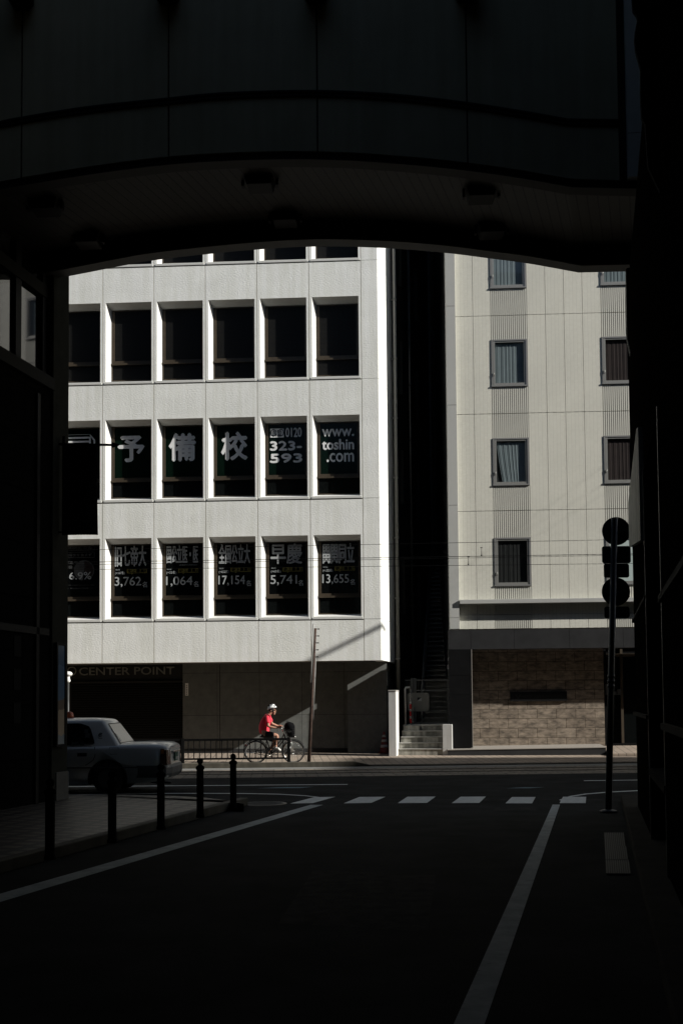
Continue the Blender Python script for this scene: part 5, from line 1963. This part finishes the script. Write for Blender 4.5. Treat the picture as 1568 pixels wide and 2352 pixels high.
# gutter grates
for q, (ya, yb) in enumerate(((1914, 1945), (1945, 1976), (1977, 2008))):
    lab = ('ribbed gutter grate farthest from the camera', 'ribbed gutter grate between the other two', 'ribbed gutter grate nearest the camera')[q] + ', by the right kerb'
    xa, xb = 1388 + q * 1.5, 1436 + q * 6
    a = ground(xa, yb, 0.01); b = ground(xb, yb, 0.01); c = ground(xb - 4, ya, 0.01); d = ground(xa - 1.5, ya, 0.01)
    o = empty('gutter_grate', (a.x, a.y, 0.002), 0, lab, 'grate', 'gutter grates by the right kerb')
    g = MB()
    A_, B_, C_, D_ = [Vector((p.x - a.x, p.y - a.y, 0.002)) for p in (a, b, c, d)]
    g.prism([A_, B_, C_, D_], (0, 0, 0.004))
    fr = g.build('plate', M['gap'], o)
    for k in range(11):
        f0, f1 = (k + 0.12) / 11, (k + 0.72) / 11
        g = MB()
        g.prism([A_.lerp(B_, f0) + Vector((0, 0, .005)), A_.lerp(B_, f1) + Vector((0, 0, .005)), D_.lerp(C_, f1) + Vector((0, 0, .005)), D_.lerp(C_, f0) + Vector((0, 0, .005))], (0, 0, 0.012))
        g.build('bar', M['grate'], o)

# ================================================================== SKYWALK OVER THE SIDE STREET
VF, VR = 15.6 - 34.8, 18.8 - 34.8          # front and rear faces, parallel to the far facades
sk = empty('skywalk', O + B * VF, -YAW, 'dark panelled skywalk with an arched underside bridging the side street overhead', 'skywalk')
def sw(x, y, v): 
    a, z = fac(x, y, v)
    return a, z
def dens(pts):
    """smooth curve through the sighted points"""
    out = []
    for i in range(len(pts) - 1):
        p0, p1, p2, p3 = pts[max(0, i - 1)], pts[i], pts[i + 1], pts[min(len(pts) - 1, i + 2)]
        for q in range(5):
            t = q / 5
            out.append(tuple(0.5 * ((2 * p1[k]) + (-p0[k] + p2[k]) * t + (2 * p0[k] - 5 * p1[k] + 4 * p2[k] - p3[k]) * t * t + (-p0[k] + 3 * p1[k] - 3 * p2[k] + p3[k]) * t ** 3) for k in (0, 1)))
    out.append(pts[-1])
    return out
front = dens([(-420, 520), (-150, 450), (0, 417), (200, 383), (387, 359.5), (538, 350), (671, 347), (804, 350), (956, 361), (1079, 374), (1202, 391.5), (1312, 411)]) + [(1500, 415)]
rear = dens([(-150, 705), (0, 656), (159, 627), (287, 602), (359, 590), (487, 575.5), (620, 564), (746, 559), (887, 563), (1024, 574), (1128, 587), (1212, 598), (1328, 619)]) + [(1540, 614)]
mold = dens([(-420, 395), (-150, 320), (0, 287), (51, 277), (200, 253), (387, 233), (513, 221), (718, 215.5), (903, 224), (1071, 243), (1200, 263), (1301, 281)]) + [(1430, 283)]
FL = [sw(x, y, VF) for x, y in front]
RL = [sw(x, y, VR) for x, y in rear]
ML = [sw(x, y, VF) for x, y in mold]
DP = VR - VF
ZTOP = 13.5
uEnd = sw(1420, 200, VF)[0]
def interp(L, u):
    for (a, za), (b, zb_) in zip(L, L[1:]):
        if a <= u <= b: return za + (zb_ - za) * (u - a) / (b - a)
    return L[0][1] if u < L[0][0] else L[-1][1]
ujo = [sw(x, 250, VF)[0] for x in (50.5, 387.5, 728.5, 1072)]
pit = ujo[1] - ujo[0]
ujo = [ujo[0] - 2 * pit, ujo[0] - pit] + ujo + [uEnd]
# facade panels with open joints
for a, b in zip(ujo, ujo[1:]):
    for part in (0, 1):
        g = MB()
        n = 12
        us_ = [a + 0.012 + (b - a - 0.024) * q / n for q in range(n + 1)]
        if part == 0: lo = [interp(FL, u) + 0.0 for u in us_]; hi = [interp(ML, u) - 0.055 for u in us_]
        else: lo = [interp(ML, u) + 0.055 for u in us_]; hi = [ZTOP] * (n + 1)
        for q in range(n):
            g.prism([(us_[q], 0, lo[q]), (us_[q + 1], 0, lo[q + 1]), (us_[q + 1], 0, hi[q + 1]), (us_[q], 0, hi[q])], (0, 0.04, 0))
        bmesh.ops.remove_doubles(g.bm, verts=g.bm.verts, dist=1e-5)
        # drop the inner walls between neighbouring slices
        bad = [f for f in g.bm.faces if all(len(e.link_faces) > 2 for e in f.edges if abs(e.verts[0].co.x - e.verts[1].co.x) < 1e-5 and abs(e.verts[0].co.z - e.verts[1].co.z) > 0.02) and max(v.co.x for v in f.verts) - min(v.co.x for v in f.verts) < 1e-5 and a + 0.02 < f.verts[0].co.x < b - 0.02]
        bmesh.ops.delete(g.bm, geom=bad, context='FACES')
        g.build('front_panel', M['bridge_panel'], sk)
g = MB()
for (a, za), (b, zb_) in zip(ML, ML[1:]):
    for o1, hgt, y0 in ((0.018, 0.028, -0.05), (-0.03, 0.03, -0.035)):
        g.prism([(a, y0, za + o1 - hgt / 2), (b, y0, zb_ + o1 - hgt / 2), (b, y0, zb_ + o1 + hgt / 2), (a, y0, za + o1 + hgt / 2)], (0, 0.09, 0))
g.build('moulding', M['bridge_dark'], sk)
# body behind the panels, fascias hanging below the soffit
g = MB()
g.m(M['bridge_dark'])
for (a, za), (b, zb_) in zip(FL, FL[1:]):
    g.prism([(a, 0.045, za - 0.10), (b, 0.045, zb_ - 0.10), (b, 0.045, ZTOP), (a, 0.045, ZTOP)], (0, 0.24, 0))
g.build('side_wall', None, sk)
g = MB()
g.m(M['bridge_dark'])
for (a, za), (b, zb_) in zip(RL, RL[1:]):
    g.prism([(a, DP - 0.22, za), (b, DP - 0.22, zb_), (b, DP - 0.22, ZTOP), (a, DP - 0.22, ZTOP)], (0, 0.22, 0))
g.build('side_wall', None, sk)
g = MB()
for (a, za), (b, zb_) in zip(RL, RL[1:]):
    g.prism([(a, DP - 0.24, za - 0.03), (b, DP - 0.24, zb_ - 0.03), (b, DP - 0.24, zb_ + 0.0), (a, DP - 0.24, za + 0.0)], (0, 0.30, 0))
g.build('lower_lip', M['bridge_lip'], sk)
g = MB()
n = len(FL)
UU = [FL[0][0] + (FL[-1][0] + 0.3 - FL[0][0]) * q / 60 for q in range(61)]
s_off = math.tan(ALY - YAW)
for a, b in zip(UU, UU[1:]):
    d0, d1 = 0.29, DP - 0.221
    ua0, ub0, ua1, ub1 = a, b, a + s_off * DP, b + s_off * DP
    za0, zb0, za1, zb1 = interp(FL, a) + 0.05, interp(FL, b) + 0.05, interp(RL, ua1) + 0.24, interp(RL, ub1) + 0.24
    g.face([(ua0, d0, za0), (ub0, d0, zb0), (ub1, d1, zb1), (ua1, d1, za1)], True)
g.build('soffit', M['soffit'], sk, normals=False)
g = MB(); g.box(FL[0][0], FL[-1][0], 0.29, DP - 0.23, ZTOP - 0.2, ZTOP + 0.2); g.build('roof', M['bridge_dark'], sk)
# soffit lamps
def lamp(px, py):
    # point on the soffit along the sight line
    best = None
    for q in range(60):
        v = VF + 0.3 + (DP - 0.6) * q / 59
        a, z = sw(px, py, v)
        f = (v - VF) / DP
        zs_ = (interp(FL, a - s_off * (v - VF)) + 0.05) * (1 - f) + (interp(RL, a - s_off * (v - VF) + s_off * DP) + 0.24) * f
        if best is None or abs(z - zs_) < best[0]: best = (abs(z - zs_), a, v - VF, zs_)
    _, a, d, z = best
    g = MB()
    g.m(M['black_paint'])
    g.prism([(a - 0.24, d - 0.20, z + 0.03), (a + 0.24, d - 0.20, z + 0.03), (a + 0.19, d - 0.16, z - 0.13), (a - 0.19, d - 0.16, z - 0.13)], (0, 0.34, 0))
    for s in (-1, 1): g.box(a + s * 0.27 - 0.02, a + s * 0.27 + 0.02, d - 0.05, d + 0.05, z - 0.10, z + 0.04)
    w = g.build('soffit_lamp', None, sk)
    g = MB(); g.box(a - 0.17, a + 0.17, d + 0.181, d + 0.19, z - 0.12, z - 0.03); g.build('lens', M['bridge_lip'], w)
for px, py in ((105, 468), (203, 548), (597, 413), (655, 497), (1104, 440), (1128, 523)): lamp(px, py)
# brackets at the top and the riveted end panel
for x, y in ((55, 8), (388, -6), (726, -8), (1070, -10)):
    a, z = sw(x, y, VF)
    g = MB()
    g.prism([(a - 0.17, -0.02, z - 0.06), (a - 0.10, -0.02, z - 0.14), (a + 0.10, -0.02, z - 0.14), (a + 0.17, -0.02, z - 0.06), (a + 0.17, -0.02, z + 0.3), (a - 0.17, -0.02, z + 0.3)], (0, -0.5, 0))
    g.build('bracket', M['black_paint'], sk, bevel=0.02)
g = MB()
a0, z0 = sw(1441, 409, VF - 0.1)
a1, _ = sw(1482, 409, VF - 0.1)
g.box(a0, a1, -0.14, -0.02, z0, 9.9)
g.box(a0, a1, -0.14, -0.02, 9.91, ZTOP)
zz = z0 + 0.3
while zz < ZTOP:
    g.ball(((a0 * 0.45 + a1 * 0.55), -0.145, zz), 0.012, 8, 5)
    zz += 0.72
g.build('end_panel', M['end_steel'], sk)
g = MB()
g.box(uEnd + 0.001, a0 - 0.003, -0.06, 0.1, interp(FL, uEnd), ZTOP)
g.box(a0 - 0.1, a1 + 1.2, -0.019, 0.3, z0 - 0.02, ZTOP)
g.build('end_frame', M['bridge_dark'], sk)

# ================================================================== LEFT BUILDING WITH CORNER PILLAR
Cn = ground(155, 1834, 0.13)
lb = empty('corner_building', (Cn.x, Cn.y, 0), -ALY, 'dark office building on the left with corner pillar and upper windows mirroring the hotel', 'building')
tpx = None
HB = 22.0
# local: y along the side street away from the camera, x to the right (street side), wall face at x = 0 and y <= 0
def onwall(x, y, off=0.0):
    """point of the street-side wall plane (local x = off) on a sight line; returns local y and z"""
    d = ray(x, y)
    p0 = Vector((Cn.x, Cn.y, 0)) + arx * off
    t = ((p0 - CAM).dot(arx)) / d.dot(arx)
    p = CAM + d * t
    return (p - p0).dot(afw), p.z
yp = onwall(121, 1400)[0]
g = MB()
g.m(M['pillar'])
g.box(-0.9, 0, yp, 0, 0.13, HB)
g.m(M['plinth'])
g.box(-0.92, 0.02, onwall(128, 1800)[0], 0.02, 0.125, 0.62)
g.build('corner_pillar', None, lb, bevel=0.01)
yl0, zs0 = onwall(0, 792); yl1, zs1 = onwall(121, 872)
zsill = (zs0 + zs1) / 2
g = MB()
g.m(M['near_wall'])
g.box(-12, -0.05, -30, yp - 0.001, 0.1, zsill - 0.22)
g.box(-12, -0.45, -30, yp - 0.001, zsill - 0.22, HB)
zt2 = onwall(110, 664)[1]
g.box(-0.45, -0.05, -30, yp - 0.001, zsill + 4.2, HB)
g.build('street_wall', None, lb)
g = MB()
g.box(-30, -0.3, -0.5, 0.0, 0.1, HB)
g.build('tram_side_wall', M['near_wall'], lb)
# shopfront panels: frames and small posted sheets on the dark ground floor wall
g = MB()
for q in range(9):
    y = yp - 0.5 - 2.2 * q
    g.box(-0.05, 0.0, y - 0.05, y + 0.05, 0.13, zsill - 0.4)
g.box(-0.05, 0.0, -20, yp - 0.1, 3.0, 3.12)
g.build('shopfront_frame', M['black_paint'], lb)
rnd = random.Random(4)
for yy in range(3):
    for zz in range(3):
        y = yp - 1.0 - 0.75 * yy
        z = 1.5 + 0.55 * zz
        g = MB(); g.box(-0.049, -0.035, y - 0.22, y, z, z + 0.34); g.build('posted_sheet', M['sheet'], lb)
# upper windows: sill, mullions, transom, panes
g = MB()
g.box(-0.42, 0.03, -14, yp - 0.002, zsill - 0.215, zsill)
g.build('window_sill', M['sash'], lb)
ym = [onwall(58.5, 760)[0]]
y_first = onwall(119, 800)[0]
pit2 = y_first - ym[0]
mull = [y_first - pit2 * q for q in range(5)]
pv = yp - 0.002
for q, y in enumerate(mull):
    g = MB()
    g.box(-0.25, -0.12, y - 0.09, y + 0.09, zsill, zsill + 4.1)
    w = g.build('window', M['black_paint'], lb)
    y0, y1 = y - pit2 + 0.09, y - 0.09
    g = MB(); g.face([(-0.18, y0, zsill), (-0.18, y1, zsill), (-0.18, y1, zsill + 4.1), (-0.18, y0, zsill + 4.1)]); g.build('pane', M['office_glass'], w)
    ztr = onwall(100, 655)[1]
    g = MB(); g.box(-0.24, -0.10, y0 + 0.001, y1 + 0.18, ztr - 0.10, ztr + 0.12); g.build('transom', M['sash'], w)
g = MB()
g.box(-0.25, -0.12, mull[0] + 0.09, pv, zsill, zsill + 4.1)
g.build('window_jamb', M['black_paint'], lb)
# poster case on the pillar
def poster_mat():
    m = bpy.data.materials.new('poster')
    m.use_nodes = True
    nt = m.node_tree
    p = nt.nodes['Principled BSDF']
    p.inputs['Roughness'].default_value = 0.15
    tc = nt.nodes.new('ShaderNodeTexCoord')
    sx = nt.nodes.new('ShaderNodeSeparateXYZ')
    nt.links.new(tc.outputs['Object'], sx.inputs[0])
    mr = nt.nodes.new('ShaderNodeMapRange')
    mr.inputs[1].default_value = 0.95; mr.inputs[2].default_value = 2.75
    nt.links.new(sx.outputs[2], mr.inputs[0])
    n = nt.nodes.new('ShaderNodeTexNoise'); n.inputs['Scale'].default_value = 5
    nt.links.new(tc.outputs['Object'], n.inputs['Vector'])
    ad_ = nt.nodes.new('ShaderNodeMath'); ad_.operation = 'MULTIPLY_ADD'; ad_.inputs[1].default_value = 0.25
    nt.links.new(n.outputs['Fac'], ad_.inputs[0]); nt.links.new(mr.outputs[0], ad_.inputs[2])
    r = nt.nodes.new('ShaderNodeValToRGB')
    r.color_ramp.interpolation = 'CONSTANT'
    els = [(0.0, (.42, .38, .30)), (0.18, (.20, .24, .26)), (0.30, (.34, .28, .20)), (0.55, (.16, .13, .10)), (0.66, (.10, .16, .24)), (1.0, (.07, .12, .19)), ]
    r.color_ramp.elements[0].position = els[0][0]; r.color_ramp.elements[0].color = (*els[0][1], 1)
    r.color_ramp.elements[1].position = els[1][0]; r.color_ramp.elements[1].color = (*els[1][1], 1)
    for pz, c in els[2:]:
        e = r.color_ramp.elements.new(pz); e.color = (*c, 1)
    nt.links.new(ad_.outputs[0], r.inputs[0])
    nt.links.new(r.outputs[0], p.inputs['Base Color'])
    return m
ya, za = onwall(131, 1716, 0.07); yb, zb_ = onwall(154, 1478, 0.07)
ob = empty('poster_case', Vector((Cn.x, Cn.y, 0)), -ALY, 'tall framed poster case fixed to the left corner pillar above the pavement', 'poster case')
g = MB()
e = 0.045
g.box(0.002, 0.07, ya, ya + e, za, zb_)
g.box(0.002, 0.07, yb - e, yb, za, zb_)
g.box(0.002, 0.07, ya + e, yb - e, za, za + e)
g.box(0.002, 0.07, ya + e, yb - e, zb_ - e, zb_)
g.build('case_frame', M['black_paint'], ob)
g = MB(); g.box(0.003, 0.055, ya + e, yb - e, za + e, zb_ - e); g.build('poster', poster_mat(), ob)
# black banner on a bracket
Bp = atY(147, 1020, Cn.y - 0.35)
ob = empty('hanging_banner', Bp, 0, 'plain black hanging banner on an arrow tipped bracket by the left corner pillar', 'banner')
k_ = Bp.y / FPX
g = MB()
hgt, wid = 210 * k_, 81 * k_
n = 12
def bx(i, j):
    u, v_ = i / n, j / n
    return Vector((u * wid * (0.985 - 0.015 * math.sin(v_ * 3)), 0.02 * math.sin(u * 5 + v_ * 2), -v_ * hgt - 0.02))
for i in range(n):
    for j in range(n):
        g.face([bx(i, j), bx(i + 1, j), bx(i + 1, j + 1), bx(i, j + 1)], True)
cl = g.build('cloth', M['cloth_black'], ob)
sd_ = cl.modifiers.new('thick', 'SOLIDIFY'); sd_.thickness = 0.006
g = MB()
g.tube([(-0.12, 0, 0), (112 * k_, 0, -3 * k_)], 0.022, 8)
g.tube([(112 * k_, 0, -3 * k_), (114 * k_, 0, -3 * k_), (131 * k_, 0, -3 * k_)], [0.05, 0.05, 0.002], 8)
g.box(-0.02, 0.02, -0.02, 0.02, -hgt - 0.02, 0.14)
g.tube([(-0.12, 0, -hgt * .98), (0.0, 0, -hgt * .98)], 0.015, 6)
g.build('bracket_arm', M['iron'], ob)

# ================================================================== RIGHT BUILDING
Cr = ground(1464, 1852, 0.12)
rb = empty('right_building', (Cr.x, Cr.y, 0), -ALY, 'dark stone clad building along the right edge with ledges and a black doorway recess', 'building')
def onright(x, y, off=0.0):
    d = ray(x, y)
    p0 = Vector((Cr.x, Cr.y, 0)) + arx * off
    t = ((p0 - CAM).dot(arx)) / d.dot(arx)
    p = CAM + d * t
    return (p - p0).dot(afw), p.z
HBR = 23.4
y1 = onright(1488, 1500)[0]; y2 = onright(1524, 1500)[0]
zl1 = onright(1523, 1372)[1]; zl2 = onright(1524, 1664)[1]
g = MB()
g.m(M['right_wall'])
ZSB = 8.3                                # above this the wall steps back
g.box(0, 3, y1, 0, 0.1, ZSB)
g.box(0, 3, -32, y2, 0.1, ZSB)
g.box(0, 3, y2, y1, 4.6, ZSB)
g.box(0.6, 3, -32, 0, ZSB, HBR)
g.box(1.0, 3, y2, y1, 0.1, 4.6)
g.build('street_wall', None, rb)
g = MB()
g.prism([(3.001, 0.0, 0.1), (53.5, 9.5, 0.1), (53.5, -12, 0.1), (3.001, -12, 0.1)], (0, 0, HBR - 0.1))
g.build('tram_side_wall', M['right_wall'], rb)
g = MB()
for z in (zl1, zl2):
    g.box(-0.05, -0.001, -30, y2 - 0.01, z - 0.04, z + 0.02)
g.box(-0.035, -0.001, y1 + 0.05, 0.02, onright(1480, 1380)[1] - 0.02, onright(1480, 1380)[1] + 0.02)
g.box(-0.045, -0.001, y1 + 0.05, 0.02, onright(1480, 1643)[1] - 0.03, onright(1480, 1643)[1] + 0.02)
g.build('ledge', mat('ledge_stone', (0.016, 0.015, 0.012), .8, spec=0.05), rb)
g = MB()
g.box(-0.02, -0.001, y1 - 0.0, y1 + 0.05, 0.12, 4.6)
M['jamb'] = mat('jamb_steel', (0.05, 0.05, 0.045), .4, .4)
g.build('door_jamb', M['jamb'], rb)
g = MB()
g.box(-0.02, -0.001, y2 - 0.05, y2, 0.12, 4.6)
g.build('door_jamb', M['jamb'], rb)
g = MB()
g.box(0.6, 0.65, y2, y1, 0.13, 4.6)
g.build('door', M['black_paint'], rb)
g = MB()
g.box(-0.03, 0.5, y2 - 0.02, y1, 0.9, 0.98)
g.build('hand_rail', M['iron'], rb)
ob = empty('shade_tower', (56, 2, 0), -YAW, 'unseen tall dark block added beyond the frame to shade the right part of the far sidewalk', 'building')
g = MB(); g.box(0, 26, -14, 12.2, 0, 33); g.build('tower_wall', M['right_wall'], ob)  # block added out of view to shade the right of the far sidewalk
g = MB()
for zz in range(4, 32, 4):
    for xx in range(1, 25, 4): g.box(xx, xx + 2.4, 12.202, 12.25, zz, zz + 1.8)
g.build('window_row', M['glass_dark'], ob)
# pale weathered panel and dark sign box above
g = MB()
ya, za = onright(1462, 1256); yb, zb_ = onright(1500, 1075)
g.prism([(-0.06, -0.3, za + 0.2), (-0.06, y1 + 0.1, za - 0.25), (-0.06, y1 + 0.1, za + 1.15), (-0.06, y1 + 0.6, za + 1.25), (-0.06, -0.3, za + 0.9)], (0.058, 0, 0))
g.build('pale_panel', mat('pale_weathered', (0.42, 0.42, 0.36), .7, var=.3, scale=5, stain=.3), rb)
ob = empty('sign_box', atY(1448, 700, Cr.y - 0.8), -ALY, 'dark rounded sign box jutting from the right building below the skywalk end', 'sign')
g = MB()
k_ = (Cr.y - 0.8) / FPX
pts = []
for x, y in ((-10, -90), (30, -90), (60, 420), (12, 470), (6, 300), (-3, 120), (-11, 75)):
    pts.append((x * k_, 0, -y * k_))
g.prism(pts, (0, 0.25, 0))
g.build('casing', M['black_paint'], ob, bevel=0.03)
g = MB()
g.tube([(0.1, 0.12, 0.7), (0.8, 0.12, 0.7)], 0.03, 8)
g.build('bracket', M['iron'], ob)
# scalloped dark bunting at the top right, nearer the camera
Y = 9.5
p0 = atY(1462, -60, Y)
ob = empty('hanging_bunting', p0, 0, 'black scalloped cloth bunting hanging from the right wall at the top corner', 'banner')
g = MB()
ol = [(-14, 0), (-13, 60), (-11, 91), (-3, 102), (-1, 110), (-7, 140), (-9, 160), (-7, 188), (-2, 207), (4, 233), (2, 290), (3, 350), (11, 364), (16, 470), (210, 900), (220, 0)]
k_ = Y / FPX
g.prism([(x * k_, 0, -y * k_) for x, y in ol], (0, 0.03, 0))
g.build('cloth', M['cloth_black'], ob)
g = MB()
g.tube([(-0.1, 0.015, 0.02), (1.0, 0.015, 0.02)], 0.02, 8)
g.build('rod', M['iron'], ob)
# unseen roof added over the near street to darken it, with its open slot
ob = empty('shade_roof', (0, 0, 0), -ALY, 'unseen dark roof added high over the near end of the side street to shade it', 'roof')
g = MB()
ARZ, SLOT = 14.2, 0.1
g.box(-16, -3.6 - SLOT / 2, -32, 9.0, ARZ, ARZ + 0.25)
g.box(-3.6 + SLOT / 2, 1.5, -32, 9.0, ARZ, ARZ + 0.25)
g.build('roof_deck', M['near_wall'], ob)
g = MB()
for q in range(8):
    g.box(-16, 1.5, -30 + 6 * q, -29.7 + 6 * q, ARZ - 0.35, ARZ - 0.001)
g.build('rafter', M['bridge_dark'], ob)
g = MB()
g.box(-16, 2, -34, -32.1, 0.0, 18)  # block added behind the camera to cut light from the street's end
tag(g.build('end_blocker', M['near_wall']), 'unseen dark block added behind the camera to close the side street against light', 'building').rotation_euler = (0, 0, -ALY)
# unseen tube added off to the right, casting a shadow across the office facade
A_ = O + U * fac(705, 1522, 0)[0] + Vector((0, 0, fac(705, 1522, 0)[1]))
B_ = O + U * fac(900, 1425, 0)[0] + Vector((0, 0, fac(900, 1425, 0)[1]))
hz = 13.5
A_ = A_ + SUN * ((hz - A_.z) / SUN.z)
B_ = B_ + SUN * ((hz - B_.z) / SUN.z)
ob = empty('shadow_bar', A_, 0, 'unseen horizontal tube on thin wires, added beyond the right edge for its shadow on the office facade', 'shadow caster')
g = MB()
D_ = B_ - A_
g.tube([-D_ * 0.5, D_ * 1.6], 0.065, 12)
g.build('tube', M['steel_grey'], ob)
g = MB()
wl = O + U * 20.0 + B * HV + Vector((0, 0, 15.5)) - A_
g.tube([D_ * 1.6, wl], 0.004, 5)
g.tube([D_ * 1.6, wl + U * -3.0], 0.004, 5)
g.tube([-D_ * 0.5, wl], 0.004, 5)
g.build('wire', M['iron'], ob)
